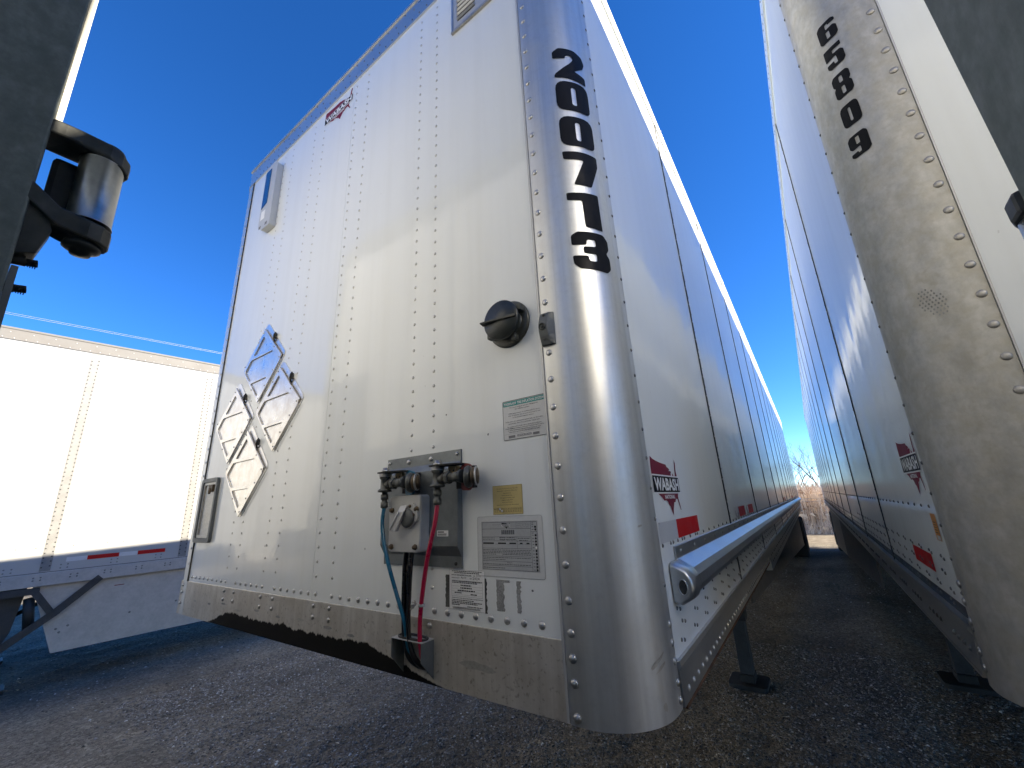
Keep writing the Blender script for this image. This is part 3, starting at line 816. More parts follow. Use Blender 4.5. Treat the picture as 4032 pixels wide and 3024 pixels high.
# rub rail
prof = [(.0015, 1.452), (.020, 1.448), (.044, 1.462), (.052, 1.480), (.050, 1.503), (.040, 1.520), (.014, 1.537), (.006, 1.542), (.006, 1.574), (.0015, 1.575)]
for k, (a, c) in enumerate([(.305, 3.3), (3.302, 7.4), (7.402, 11.6), (11.602, 15.95)]):
    obj('rub_rail', MB().sweep_y(prof, a, c), 'rail_metal', main, bevel=.002)
b = MB()
# end cap: blunt nose with a round bolt hole
cp = []
outl = [(.002, 1.446), (.020, 1.441), (.048, 1.458), (.057, 1.482), (.054, 1.506), (.042, 1.525), (.014, 1.541), (.002, 1.541)]
cx, cz = .016, 1.49
for yy, sc in ((.312, 1.0), (.262, 1.0), (.246, .97), (.238, .90), (.2355, .80)):
    cp.append([(cx + (x - cx) * sc, yy, cz + (z - cz) * sc) for x, z in outl])
n = len(outl); V = [p for ring in cp for p in ring]; Fs = []
for j in range(len(cp) - 1):
    for i in range(n): Fs.append((j * n + i, j * n + (i + 1) % n, (j + 1) * n + (i + 1) % n, (j + 1) * n + i))
b.add(V, Fs, True); b.f.append(tuple(range(n))); b.smooth.append(False); b.f.append(tuple((len(cp) - 1) * n + i for i in range(n))); b.smooth.append(False)
capo = obj('rail_end_cap', b, 'rail_metal', main)
bh = MB(); bh.prism([(.030 + .0095 * math.cos(a), 1.486 + .0165 * math.sin(a)) for a in np.linspace(0, 2 * math.pi, 22, endpoint=False)], lambda p, h: (p[0], h, p[1]), .2352, None); obj('bolt_hole', bh, 'seam_black', capo)
bh = MB(); bh.tube([(.030 + .0105 * math.cos(a), .2352, 1.486 + .0178 * math.sin(a)) for a in np.linspace(0, 2 * math.pi, 25)], .0014, 5, cap=False); obj('hole_rim', bh, 'rail_metal', capo)
# rivets of the main trailer, individually near us
RV_L = rivet_mesh('rivet', .0092, .0042, 'rivet_metal', 12)
RV_M = rivet_mesh('rivet', .0080, .0040, 'rivet_metal', 10)
RV_S = rivet_mesh('rivet', .0058, .0032, 'rivet_metal', 8)
RV_R = rivet_mesh('rivet', .0050, .0036, 'rivet_dark', 8, 'right')
RV_B = rivet_mesh('bolt', .0100, .0065, 'bolt_steel', 10)
count = 0
z = 1.409 + .076
zr = 1.486
# right corner post, front flange
k = 0; zz = 1.4865
for i in range(34):
    zc = 1.4865 + .0757 * i
    if 2.13 < zc < 2.20: continue
    if zc < 4.05: inst('rivet', RV_L, main, (-.164, -.004, zc)); count += 1
inst('bolt', RV_B, main, (-.1645, -.004, 1.372)); inst('bolt', RV_B, main, (-.1645, -.004, 1.325)); inst('bolt', RV_B, main, (-.1645, -.004, 1.262))
inst('rivet', RV_L, main, (-.164, -.004, 1.421)); count += 1
# sill row
for xs in [(-2.375 + .0508 * i) for i in range(44)]:
    if any(abs(xs - c) < .024 for c in (-1.918, -1.565, -1.162, -.662)): continue
    if xs < -.20: inst('rivet', RV_M if xs < -1 else RV_L, main, (xs, 0, 1.427)); count += 1
for i, xs in enumerate([-.61, -.559, -.51, -.46, -.41, -.36, -.31, -.262, -.213]):
    pass
# column pairs
def colz(x, z0, z1, small=True): return [(x, 0, z0 + .0506 * i) for i in range(int((z1 - z0) / .0506) + 1)]
near_cols = colz(-.608, 1.486, 3.94) + colz(-.710, 1.486, 3.94) + colz(-1.111, 1.486, 3.92) + colz(-1.214, 1.486, 3.92)
far_cols = colz(-1.516, 1.487, 3.94) + colz(-1.618, 1.487, 3.94) + colz(-1.872, 1.486, 3.93) + colz(-1.973, 1.486, 3.93)
DIA = [(-1.883, 2.489), (-1.660, 2.217), (-2.137, 2.205), (-1.918, 1.935)]
def hidden(p):
    x, _, z_ = p
    if any(abs(x - a) + abs(z_ - c) < .24 for a, c in DIA): return True
    if -.83 < x < -.48 and 1.54 < z_ < 1.87: return True
    if -1.53 < x < -1.24 and z_ > 3.78 and x < -1.3 and False: return True
    return False
near_cols = [p for p in near_cols if not hidden(p)]
far_cols = [p for p in far_cols if not hidden(p)]
for p in near_cols:
    inst('rivet', RV_S, main, p); count += 1
rivet_stuff('rivets', far_cols, .0056, .0032, 'rivet_metal', main)
# left post rivets, top rail rivets, sill bolts
rivet_stuff('rivets', [(-W + .164, -.004, 1.49 + .0757 * i) for i in range(33)], .0075, .004, 'rivet_metal', main, n=8)
tr = [(-.23 - .066 * i, -.008, 4.055 + (.012 if i % 2 else -.012)) for i in range(34)] + [(-.22 - .050 * i, -.008, 3.985) for i in range(44)]
rivet_stuff('rivets', tr, .0052, .003, 'rivet_dark', main)
for x0_ in (-1.9635, -1.8625, -1.611, -1.510, -1.209, -1.109):
    for z_ in (1.389, 1.353): inst('bolt', RV_B, main, (x0_, -.003, z_), scale=(.85, .85, .85))
inst('bolt', RV_B, main, (-.612, -.003, 1.389), scale=(.85, .85, .85))
for z_ in (1.385, 1.352, 1.30): inst('bolt', RV_B, main, (-W + .135, -.004, z_), scale=(.8, .8, .8))
# side rivets
for i in range(33):
    zc = 1.50 + .0757 * i
    if zc < 3.95 and not 1.54 < zc < 1.58: inst('rivet', RV_R, main, (.004, .170, zc)); count += 1
RV_RL = rivet_mesh('rivet', .0085, .0045, 'rivet_metal', 10, 'right')
for zc in (1.418, 1.380, 1.343): inst('rivet', RV_RL, main, (.004, .168, zc))
RV_RB = rivet_mesh('bolt', .009, .006, 'bolt_steel', 10, 'right')
for zc in (1.302, 1.268): inst('bolt', RV_RB, main, (.004, .168, zc))
pts = []
for y in [.215 + .075 * i for i in range(6)]: pts.append((0, y, 1.584))
i = 0
y = .215
while y < LEN - .3:
    pts.append((0, y, 1.584)); y += .10
far = []
y = .26; k = 0
while y < LEN - .4:
    for j, zc in enumerate((1.432, 1.398, 1.362)):
        yy = y + (.03 if j == 1 else 0)
        if abs(((yy - 1.325) / 1.22) - round((yy - 1.325) / 1.22)) * 1.22 < .04: continue
        for q in (0, .026): far.append((0, yy + q, zc - q * .25))
    y += .145
near = [p for p in pts + far if p[1] < 1.6]; rest = [p for p in pts + far if p[1] >= 1.6]
for p in near: inst('rivet', RV_R, main, p); count += 1
rivet_stuff('rivets', rest, .005, .0036, 'rivet_dark', main, 'right')
lr_ = [(.007, .24 + .052 * i, 1.268) for i in range(46)]
for p in lr_[:22]: inst('rivet', RV_RL, main, p, scale=(1, .8, .9)); count += 1
rivet_stuff('rivets', lr_[22:] + [(.007, 2.8 + .30 * i + .06 * j, 1.27 - .045 * (j % 2)) for i in range(42) for j in range(4)], .0085, .005, 'rivet_dark', main, 'right')
rivet_stuff('rivets', [(.009, .3 + .10 * i, 4.03) for i in range(156)] + [(.009, .25 + 1.22 * i + .03 * j, 4.07) for i in range(13) for j in range(3)], .006, .003, 'rivet_metal', main, 'right')
rivet_stuff('rivets', [(.0035, y + .012 * (1 if j % 2 else -1), 1.36 + .052 * j) for y in ys[1:5] for j in range(50)], .005, .003, 'rivet_metal', main, 'right')
rivet_stuff('rivets', [(.006, .36 + .17 * i, 1.558) for i in range(90)], .006, .003, 'rivet_metal', main, 'right')
# numbers
nums = empty('unit_number'); nums.parent = main
for ch, z0_, z1_ in (('2', 3.046, 3.182), ('0', 2.905, 3.031), ('0', 2.760, 2.880), ('7', 2.613, 2.738), ('1', 2.463, 2.586), ('3', 2.322, 2.446)):
    digit_part(ch, .108, .224, z0_, z1_, -1, nums, .004)
# scuffs near the foot of the post
def scuff(parent, sgn, s, z_, w_, h_, ang, mat='rivet_metal', out=.0048, seed=1):
    rnd = random.Random(seed); pl = []
    for i in range(14):
        a = 2 * math.pi * i / 14; rr_ = rnd.uniform(.55, 1)
        u, v_ = math.cos(a) * w_ * rr_, math.sin(a) * h_ * rr_
        pl.append((s + u * math.cos(ang) - v_ * math.sin(ang), z_ + u * math.sin(ang) + v_ * math.cos(ang)))
    b = MB(); b.prism(pl, lambda p, h: (sgn * corner_xy(p[0], out)[0], corner_xy(p[0], out)[1], p[1]), 0, None)
    obj('scuff_mark', b, mat, parent)
scuff(main, -1, .205, 1.362, .030, .006, .5, 'doc_metal', seed=2); scuff(main, -1, .215, 1.350, .024, .004, .45, 'doc_metal', seed=3)
scuff(main, -1, .213, 1.278, .008, .012, .3, 'doc_metal', seed=4); scuff(main, -1, .205, 1.640, .010, .003, .1, 'doc_metal', seed=5)
# emblem decals
usa_logo(main, lambda u, v, q: (q, .205 + u, 1.655 + v), .262, .162)
usa_logo(main, lambda u, v, q: (-1.518 + u, -q, 3.795 + v), .262, .152)
def flat_side(name, y0_, y1_, z0_, z1_, mat, parent, q, x_=0, sgn=1, r=.002):
    b = MB(); b.prism(rounded([(y0_, z0_), (y1_, z0_), (y1_, z1_), (y0_, z1_)], r, 2), lambda p, h: (x_ + sgn * h, p[0], p[1]), q, None)
    return obj(name, b, mat, parent)
for (a, c, e, mt_) in ((.203, .378, 0, 'white_tape'), (.378, .657, 0, 'red_tape'), (1.50, 1.67, 0, 'white_tape'), (1.67, 1.92, 0, 'red_tape'), (1.92, 2.09, 0, 'white_tape'), (2.09, 2.34, 0, 'red_tape'), (6.2, 6.45, 0, 'red_tape'), (6.62, 6.87, 0, 'red_tape'), (9.5, 9.8, 0, 'red_tape'), (10.0, 10.3, 0, 'red_tape')):
    flat_side('reflective_tape', a, c, 1.589, 1.640, mt_, main, .0010)

# placard holders
def dia_pt(c, p, y): return (c[0] + p[0], y, c[1] + p[1])
for (cx_, cz_) in DIA:
    base = MB(); rh = rounded([(0, .232), (.232, 0), (0, -.232), (-.232, 0)], .028, 5)
    base.prism(rh, lambda p, h: (cx_ + p[0], h, cz_ + p[1]), -.0005, -.003)
    ph = obj('placard_holder', base, 'placard_metal', main)
    fr_ = MB()
    outer = rounded([(-.020, .192), (.200, -.012), (0, -.222), (-.222, 0)], [.01, .01, .02, .02], 4)
    t1 = rounded([(-.021, .157), (-.118, .062), (.074, .060)], .012, 3)
    mid_ = rounded([(-.140, .044), (-.196, -.014), (-.131, -.078), (.085, -.082), (.165, -.012), (.095, .045)], .012, 3)
    t2 = rounded([(-.110, -.096), (.072, -.094), (-.015, -.185)], .012, 3)
    fr_.prism(outer, lambda p, h: (cx_ + p[0], h, cz_ + p[1]), -.0060, -.0095, holes=[t1, mid_, t2])
    obj('placard_frame', fr_, 'placard_metal', ph, bevel=.0012)
    fl = MB(); fl.box(0, .30, -.0005, .004, -.006, .006)
    fold = MB(); A = Vector((-.018, .196)); B2 = Vector((.204, -.010)); d_ = (B2 - A).normalized(); n_ = Vector((-d_.y, d_.x))
    fold.prism([tuple(A - n_ * .006), tuple(B2 - n_ * .006), tuple(B2 + n_ * .003), tuple(A + n_ * .003)], lambda p, h: (cx_ + p[0], h, cz_ + p[1]), -.006, -.0125)
    obj('hinge_fold', fold, 'placard_metal', ph, bevel=.001)
    A = Vector((.198, -.026)); B2 = Vector((.008, -.218)); d_ = (B2 - A).normalized(); n_ = Vector((d_.y, -d_.x))
    lipm = MB(); lipm.prism([tuple(A), tuple(B2), tuple(B2 - n_ * .007), tuple(A - n_ * .007)], lambda p, h: (cx_ + p[0], h, cz_ + p[1]), -.0095, -.014)
    obj('edge_lip', lipm, 'placard_metal', ph, bevel=.001)
    cl = MB(); cl.tube([(cx_ + .100, -.006, cz_ + .094), (cx_ + .106, -.014, cz_ + .112), (cx_ + .112, -.016, cz_ + .128), (cx_ + .108, -.008, cz_ + .140)], .0045, 6); cl.box(cx_ + .098, cx_ + .114, -.012, -.003, cz_ + .108, cz_ + .136)
    obj('spring_clip', cl, 'dark_steel', ph)
    rv = MB()
    for q in ((-.075, .132), (.112, .060), (-.205, .022), (-.085, -.135), (.06, -.14), (.01, -.20), (-.03, .176), (.18, -.014), (.13, -.072)):
        rv.lathe([(.0042, 0), (.0035, .002), (.0001, .003)], (cx_ + q[0], -.0095, cz_ + q[1]), (0, -1, 0), 7)
    obj('pop_rivets', rv, 'bolt_steel', ph)

# faint rubbed smudges along the bottom plate
rnd2 = random.Random(9)
for i in range(11):
    sx_ = -2.28 + .165 * i + rnd2.uniform(-.02, .02); sz_ = 1.325 + rnd2.uniform(-.012, .012); w_ = rnd2.uniform(.018, .034)
    b = MB(); b.prism([(sx_ + w_ * rnd2.uniform(.8, 1) * math.cos(a), sz_ + .006 * rnd2.uniform(.6, 1) * math.sin(a)) for a in np.linspace(0, 6.0, 12)], lambda p, h: (p[0], -h, p[1]), .0036, None); obj('rub_mark', b, 'glue_residue' if i % 3 else 'doc_metal', main)
b = MB(); b.prism([(-.44 + .07 * rnd2.uniform(.7, 1) * math.cos(a), 1.315 + .012 * rnd2.uniform(.6, 1) * math.sin(a)) for a in np.linspace(0, 6.0, 18)], lambda p, h: (p[0], -h, p[1]), .0036, None); obj('rub_mark', b, 'doc_metal', main)
# document box
db = MB()
o_ = rounded([(-2.408, 1.594), (-2.204, 1.594), (-2.204, 1.922), (-2.408, 1.922)], .022, 4); i_ = rounded([(-2.388, 1.616), (-2.222, 1.616), (-2.222, 1.902), (-2.388, 1.902)], .014, 4)
db.prism(o_, lambda p, h: (p[0], h, p[1]), -.001, -.016, holes=[i_]); dbo = obj('document_holder', db, 'lamp_grey', main, bevel=.003)
obj('recess_plate', MB().box(-2.392, -2.216, -.0008, -.003, 1.61, 1.906), 'doc_metal', dbo)
obj('inner_frame', MB().prism(rounded([(-2.386, 1.618), (-2.224, 1.618), (-2.224, 1.90), (-2.386, 1.90)], .012, 3), lambda p, h: (p[0], h, p[1]), -.003, -.010, holes=[rounded([(-2.374, 1.630), (-2.236, 1.630), (-2.236, 1.888), (-2.374, 1.888)], .01, 3)]), 'doc_metal', dbo)
obj('latch', MB().box(-2.30, -2.25, -.003, -.018, 1.850, 1.885).cyl((-2.275, -.018, 1.867), (-2.262, -.024, 1.84), .006), 'bolt_rust', dbo)

# tracker unit with solar strip
tk = MB(); tk.prism(rounded([(-2.135, 3.43), (-2.085, 3.395), (-1.985, 3.395), (-1.985, 3.855), (-2.01, 3.885), (-2.11, 3.885), (-2.135, 3.86)], .012, 3), lambda p, h: (p[0], h, p[1]), -.001, -.038)
tko = obj('tracker_unit', tk, 'grey_plastic', main, bevel=.006)
obj('solar_panel', MB().prism([(-2.125, 3.565), (-2.055, 3.585), (-2.055, 3.85), (-2.125, 3.85)], lambda p, h: (p[0], h, p[1]), -.0382, -.0400), 'solar_glass', tko)
obj('label_plate', MB().prism([(-2.115, 3.475), (-2.065, 3.475), (-2.065, 3.54), (-2.115, 3.54)], lambda p, h: (p[0], h, p[1]), -.0382, -.0390), 'white_vinyl', tko)
for q in (-2.118, -2.104, -2.04, -2.026): obj('slot', MB().box(q, q + .007, -.0384, -.039, 3.412, 3.432), 'seam_black', tko)

# louvre vent
vt = empty('louvre_vent'); vt.parent = main
obj('vent_plate', MB().box(-.513, -.262, -.0005, -.004, 3.652, 3.90), 'box_alu', vt)
obj('vent_flange', MB().box(-.513, -.262, -.0005, -.010, 3.638, 3.6515), 'doc_metal', vt)
obj('vent_frame', MB().box(-.5135, -.505, -.004, -.007, 3.652, 3.90).box(-.270, -.262, -.004, -.007, 3.652, 3.90).box(-.505, -.270, -.004, -.007, 3.892, 3.90), 'rail_metal', vt)
for i in range(6):
    zc = 3.697 + .0265 * i
    obj('slat', MB().sweep_y([(0, 0), (.098, 0), (.098, .001), (0, .001)], 0, .001) if False else MB().add([(-.480, -.0045, zc + .017), (-.383, -.0045, zc + .017), (-.383, -.014, zc), (-.480, -.014, zc), (-.480, -.0045, zc - .001), (-.383, -.0045, zc - .001)], [(0, 1, 2, 3), (3, 2, 5, 4), (0, 3, 4), (1, 5, 2)]), 'top_rail_metal', vt)
    obj('slot', MB().box(-.480, -.383, -.0042, -.0052, zc - .007, zc - .001), 'seam_black', vt)

# round vent cap
cp_c = Vector((-.292, 0, 2.216))
fl_ = obj('vent_cap', MB().lathe([(.072, 0), (.072, .004), (.066, .008), (.050, .009), (.050, .030), (.058, .034), (.060, .040), (.059, .047), (.0001, .050)], cp_c, (0, -1, 0), 40), 'cap_plastic', main)
fg_ = MB(); fg_.lathe([(.0725, 0), (.0725, .0045), (.066, .0085), (.052, .0095)], cp_c, (0, -1, 0), 40); obj('cap_flange', fg_, 'cap_flange', fl_)
obj('cap_grip', MB().add([tuple(cp_c + Vector(q)) for q in ((-.064, -.046, -.004), (.056, -.046, -.008), (.056, -.052, -.007), (-.064, -.062, 0), (-.064, -.046, .006), (.056, -.046, .002), (.056, -.052, .001), (-.064, -.062, .004))], [(0, 1, 2, 3), (4, 7, 6, 5), (0, 4, 5, 1), (2, 6, 7, 3), (0, 3, 7, 4), (1, 5, 6, 2)]), 'cap_plastic', fl_, bevel=.001)
for a in range(4):
    an = a * math.pi / 2 + .5
    c_ = cp_c + Vector((math.cos(an) * .062, 0, math.sin(an) * .062))
    obj('cap_lug', MB().box(c_.x - .008, c_.x + .008, -.009, -.030, c_.z - .010, c_.z + .010), 'cap_flange', fl_, bevel=.002)
obj('pop_rivet', MB().lathe([(.0045, 0), (.004, .003), (.0015, .003), (.0001, .002)], cp_c + Vector((.053, -.0085, .036)), (0, -1, 0), 12), 'rivet_metal', fl_)

# marker lamp base beside it
lb = MB()
sec = []
for t in np.linspace(0, 1, 9):
    zc = 2.112 + (2.207 - 2.112) * t; bul = .014 + .014 * math.sin(math.pi * t)
    sec.append([(-.180, -.004, zc), (-.178, -bul, zc), (-.152, -bul * .95, zc), (-.140, -.006, zc), (-.140, -.002, zc)])
V = [p for r_ in sec for p in r_]; n = 5; Fs = []
for j in range(8):
    for i in range(n): Fs.append((j * n + i, j * n + (i + 1) % n, (j + 1) * n + (i + 1) % n, (j + 1) * n + i))
lb.add(V, Fs, False); lb.f += [tuple(range(n)), tuple(40 + i for i in range(n))]; lb.smooth += [False, False]
lbo = obj('marker_lamp', lb, 'lamp_grey', main, bevel=.0015)
obj('lamp_socket', MB().lathe([(.0105, 0), (.0105, .003), (.0085, .0035), (.008, -.001), (.0055, -.0008), (.005, .002), (.0001, .003)], (-.166, -.0270, 2.162), (0, -1, 0), 18), 'cap_plastic', lbo)
for zc in (2.198, 2.127): obj('screw_hole', MB().lathe([(.0045, 0), (.004, .001), (.0001, .0008)], (-.164, -.0192 if zc > 2.16 else -.0205, zc), (0, -1, 0), 12), 'seam_black', lbo)

# ---- mounting plate, gladhands, socket box
pl = MB()
pprof = [(0.0, 1.870), (-.004, 1.870), (-.005, 1.836), (-.020, 1.815), (-.022, 1.600), (-.006, 1.572), (-.005, 1.542), (0, 1.542)]
xs_ = (-.822, -.487)
V = [(x, y, z_) for x in xs_ for y, z_ in pprof]; n = len(pprof)
pl.add(V, [(i, (i + 1) % n, n + (i + 1) % n, n + i) for i in range(n)]); pl.f += [tuple(range(n)), tuple(range(n, 2 * n))]; pl.smooth += [False, False]
plo = obj('mounting_plate', pl, 'galvanised', main)
for x_, z_ in ((-.811, 1.857), (-.502, 1.857), (-.806, 1.553), (-.508, 1.553)):
    obj('bolt', MB().lathe([(.0055, 0), (.0045, .004), (.0001, .005)], (x_, -.0045, z_), (0, -1, 0), 10), 'rivet_metal' if z_ > 1.7 else 'valve_dark', plo)
for x_, z_ in ((-.715, 1.853), (-.612, 1.853), (-.712, 1.556)):
    obj('rivet', MB().lathe([(.0085, 0), (.0075, .003), (.0045, .0055), (.0001, .006)], (x_, -.0045, z_), (0, -1, 0), 12), 'rivet_metal', plo)
sp = obj('serial_label', MB().box(-.566, -.522, -.0222, -.0228, 1.626, 1.642), 'white_vinyl', plo)
b = MB()
for i in range(22): b.box(-.563 + i * .0016, -.5622 + i * .0016, -.0229, -.0230, 1.628, 1.634)
b.box(-.563, -.538, -.0229, -.0230, 1.6362, 1.6392)
obj('barcode', b, 'ink', sp)

bx = MB(); bx.bbox(-.737, -.598, -.022, -.056, 1.585, 1.745, .012, ax=1)
bxo = obj('socket_box', bx, 'box_alu', main, bevel=.004)
obj('box_plate', MB().bbox(-.736, -.600, -.0563, -.0585, 1.586, 1.744, .012, ax=1), 'box_alu', bxo, bevel=.0008)
for x_, z_ in ((-.722, 1.704), (-.612, 1.704), (-.720, 1.600), (-.616, 1.600)):
    obj('bolt', MB().lathe([(.0085, 0), (.0085, .003), (.0065, .0032), (.006, .009), (.0001, .010)], (x_, -.0585, z_), (0, -1, 0), 6), 'bolt_rust', bxo)
sk = MB(); sk.prism(rounded([(-.668, 1.660), (-.640, 1.648), (-.602, 1.676), (-.602, 1.692), (-.622, 1.722), (-.652, 1.722)], .006, 3), lambda p, h: (p[0], h, p[1]), -.0585, -.066)
sko = obj('socket_flange', sk, 'box_alu', bxo, bevel=.0015)
obj('socket_barrel', MB().lathe([(.026, 0), (.027, .008), (.022, .012), (.0001, .012)], (-.642, -.064, 1.680), (0, -1, 0), 22), 'lamp_grey', sko)
for x_, z_ in ((-.634, 1.713), (-.618, 1.688)): obj('screw', MB().lathe([(.005, 0), (.0045, .003), (.0001, .0035)], (x_, -.066, z_), (0, -1, 0), 8), 'bolt_rust', sko)
lid = MB(); lid.add([(-.672, -.072, 1.716), (-.644, -.070, 1.716), (-.640, -.082, 1.700), (-.668, -.086, 1.696), (-.700, -.090, 1.646), (-.672, -.088, 1.644), (-.700, -.078, 1.646), (-.672, -.075, 1.644), (-.672, -.064, 1.716), (-.644, -.062, 1.716)],
            [(0, 1, 2, 3), (3, 2, 5, 4), (4, 5, 7, 6), (8, 6, 7, 9), (0, 3, 4, 6, 8), (1, 9, 7, 5, 2), (0, 8, 9, 1)])
obj('socket_lid', lid, 'box_alu', bxo, bevel=.002)
obj('lid_rib', MB().tube([(-.660, -.087, 1.700), (-.690, -.092, 1.650)], .0022, 5), 'box_alu', bxo)

def gladhand(xb, label, red, sc=1.0):
    gh = empty('gladhand'); gh.parent = main; gh['label'] = label
    y_ = -.075
    z0_ = 1.775
    b = MB()
    b.lathe([(.013, -.016), (.021, -.015), (.021, -.009), (.014, -.005), (.013, .022), (.017, .026), (.017, .030)], (xb, y_, z0_), (0, 0, 1), 18)
    b.tube([(xb + .004, y_, z0_ + .004), (xb + .03, y_, z0_ + .008)], [.011, .013], 12)
    obj('elbow_body', b, 'valve_metal', gh)
    b = MB()
    for k in range(3): b.lathe([(.0195, 0), (.0195, .0022)], (xb, y_, z0_ + .0305 + k * .0034), (0, 0, 1), 18)
    obj('washers', b, 'rivet_metal', gh)
    b = MB(); b.prism(rounded([(xb - .024, y_ - .018), (xb + .024, y_ - .02), (xb + .080, y_ + .004), (xb + .080, y_ + .040), (xb - .02, y_ + .022)], .012, 3), lambda p, h: (p[0], p[1], h), z0_ + .0415, z0_ + .0455)
    obj('top_bracket', b, 'valve_dark', gh)
    b = MB(); b.lathe([(.012, 0), (.012, .006), (.0085, .006), (.0085, .013), (.0001, .014)], (xb, y_, z0_ + .0455), (0, 0, 1), 6)
    obj('top_nut', b, 'bolt_steel', gh)
    b = MB(); b.box(xb + .018, xb + .050, y_ + .022, y_ + .040, z0_ + .010, z0_ + .0412); tn = obj('gasket_block', b, 'tan_part', gh, bevel=.003)
    for q in (.026, .041): obj('hole', MB().lathe([(.003, 0), (.003, .0006), (.0001, .0006)], (xb + q, y_ + .0218, z0_ + .028), (0, -1, 0), 10), 'seam_black', tn)
    zc = z0_ + .008
    obj('lock_ring', MB().lathe([(.016, 0), (.016, .009)], (xb + .026, y_, zc), (1, 0, 0), 18), 'valve_dark', gh)
    obj('hex_collar', MB().lathe([(.018, 0), (.018, .013)], (xb + .036, y_, zc), (1, 0, 0), 6), 'valve_metal', gh, bevel=.001)
    obj('coupling_barrel', MB().lathe([(.0125, 0), (.0125, .026), (.015, .030), (.018, .040), (.018, .046)], (xb + .049, y_, zc), (1, 0, 0), 16), 'valve_metal', gh)
    obj('coupling_boss', MB().lathe([(.0115, 0), (.0115, .012), (.008, .0145), (.0001, .0145)], (xb + .082, y_ - .006, zc), (0, -1, 0), 16), 'valve_metal', gh)
    b = MB(); b.lathe([(.017, 0), (.026, .003), (.030, .010), (.028, .018), (.016, .021), (.0001, .021)], (xb + .094, y_ + .008, zc - .002), (1, .5, 0), 22)
    obj('gladhand_head', b, 'valve_metal', gh)
    b = MB(); b.lathe([(.012, 0), (.020, .002), (.0235, .008), (.021, .013), (.0235, .014), (.0238, .017), (.0001, .022)], (xb + .119, y_ + .006, zc - .002), (1, .5, 0), 24)
    obj('rubber_seal', b, 'bolt_rust', gh)
    obj('seal_rim', MB().lathe([(.0250, 0), (.0252, .0025)], (xb + .135, y_ + .0076, zc - .002), (1, .5, 0), 24), 'rivet_metal', gh)
    b = MB(); b.prism(rounded([(xb + .070, zc - .036), (xb + .098, zc - .038), (xb + .108, zc - .018), (xb + .104, zc + .030), (xb + .086, zc + .038), (xb + .068, zc + .030)], .008, 3), lambda p, h: (p[0], h, p[1]), y_ + .022, y_ + .030)
    obj('colour_tag', b, 'red_part' if red else 'blue_hose', gh)
    b = MB(); b.tube([(xb + .06, y_ + .012, zc), (xb + .06, -.02, zc)], .013, 12); b.box(xb + .035, xb + .1, -.036, -.021, zc - .03, zc + .03)
    obj('mount_boss', b, 'valve_dark', gh)
    b = MB(); b.lathe([(.0085, 0), (.0085, -.008), (.0115, -.008), (.0115, -.022), (.0085, -.024), (.0085, -.030), (.0110, -.031), (.0110, -.046), (.007, -.049)], (xb, y_, z0_ - .015), (0, 0, 1), 8)
    obj('hose_fitting', b, 'valve_metal', gh)
gladhand(-.742, 'air coupling at the top of the blue hose', False)
gladhand(-.512, 'air coupling at the top of the red hose', True)

def smooth_path(pts, n=6):
    P_ = [Vector(p) for p in pts]; out = []
    for i in range(len(P_) - 1):
        p0 = P_[max(0, i - 1)]; p1 = P_[i]; p2 = P_[i + 1]; p3 = P_[min(len(P_) - 1, i + 2)]
        for k in range(n):
            t = k / n
            out.append(.5 * ((2 * p1) + (p2 - p0) * t + (2 * p0 - 5 * p1 + 4 * p2 - p3) * t * t + (3 * p1 - p0 - 3 * p2 + p3) * t ** 3))
    out.append(P_[-1]); return out
obj('blue_air_hose', MB().tube(smooth_path([(-.742, -.075, 1.716), (-.744, -.078, 1.670), (-.731, -.080, 1.618), (-.712, -.075, 1.555), (-.690, -.062, 1.480), (-.668, -.050, 1.412), (-.664, -.044, 1.380), (-.662, -.036, 1.335), (-.660, -.02, 1.30), (-.655, .012, 1.272)]), .0058, 10), 'blue_hose', main)
obj('red_air_hose', MB().tube(smooth_path([(-.512, -.075, 1.716), (-.518, -.078, 1.665), (-.535, -.078, 1.612), (-.560, -.070, 1.548), (-.585, -.058, 1.480), (-.600, -.050, 1.430), (-.606, -.046, 1.385), (-.608, -.040, 1.345), (-.612, -.026, 1.310), (-.615, .012, 1.280)]), .0062, 10), 'red_hose', main)
for q, (dx_, dy_) in enumerate(((-.014, 0), (0, .006), (.013, -.002))):
    obj('power_cable', MB().tube(smooth_path([(-.657 + dx_, -.045 + dy_, 1.590), (-.660 + dx_, -.046 + dy_, 1.545), (-.664 + dx_ * .9, -.044 + dy_, 1.480), (-.664 + dx_ * .8, -.044 + dy_, 1.415), (-.660 + dx_ * .8, -.042 + dy_, 1.360), (-.648 + dx_, -.034 + dy_, 1.315), (-.630 + dx_, -.014, 1.290), (-.61 + dx_, .012, 1.28)]), .0068, 8), 'black_cable', main)
kn = MB()
rnd = random.Random(4)
kn.lathe([(.0085, 0), (.0095, .004), (.0085, .008)], (-.594, -.0525, 1.447), (-.12, .1, 1), 14)
for i in range(16):
    a = Vector((-.612, -.058, 1.452)); d_ = Vector((rnd.uniform(-1, -.1), rnd.uniform(-.6, .3), rnd.uniform(-1, 1))).normalized()
    kn.tube([a, a + d_ * .007, a + d_ * rnd.uniform(.010, .016) + Vector((0, 0, -.003))], .0022, 5)
obj('tie_cord', kn, 'cord_cloth', main)

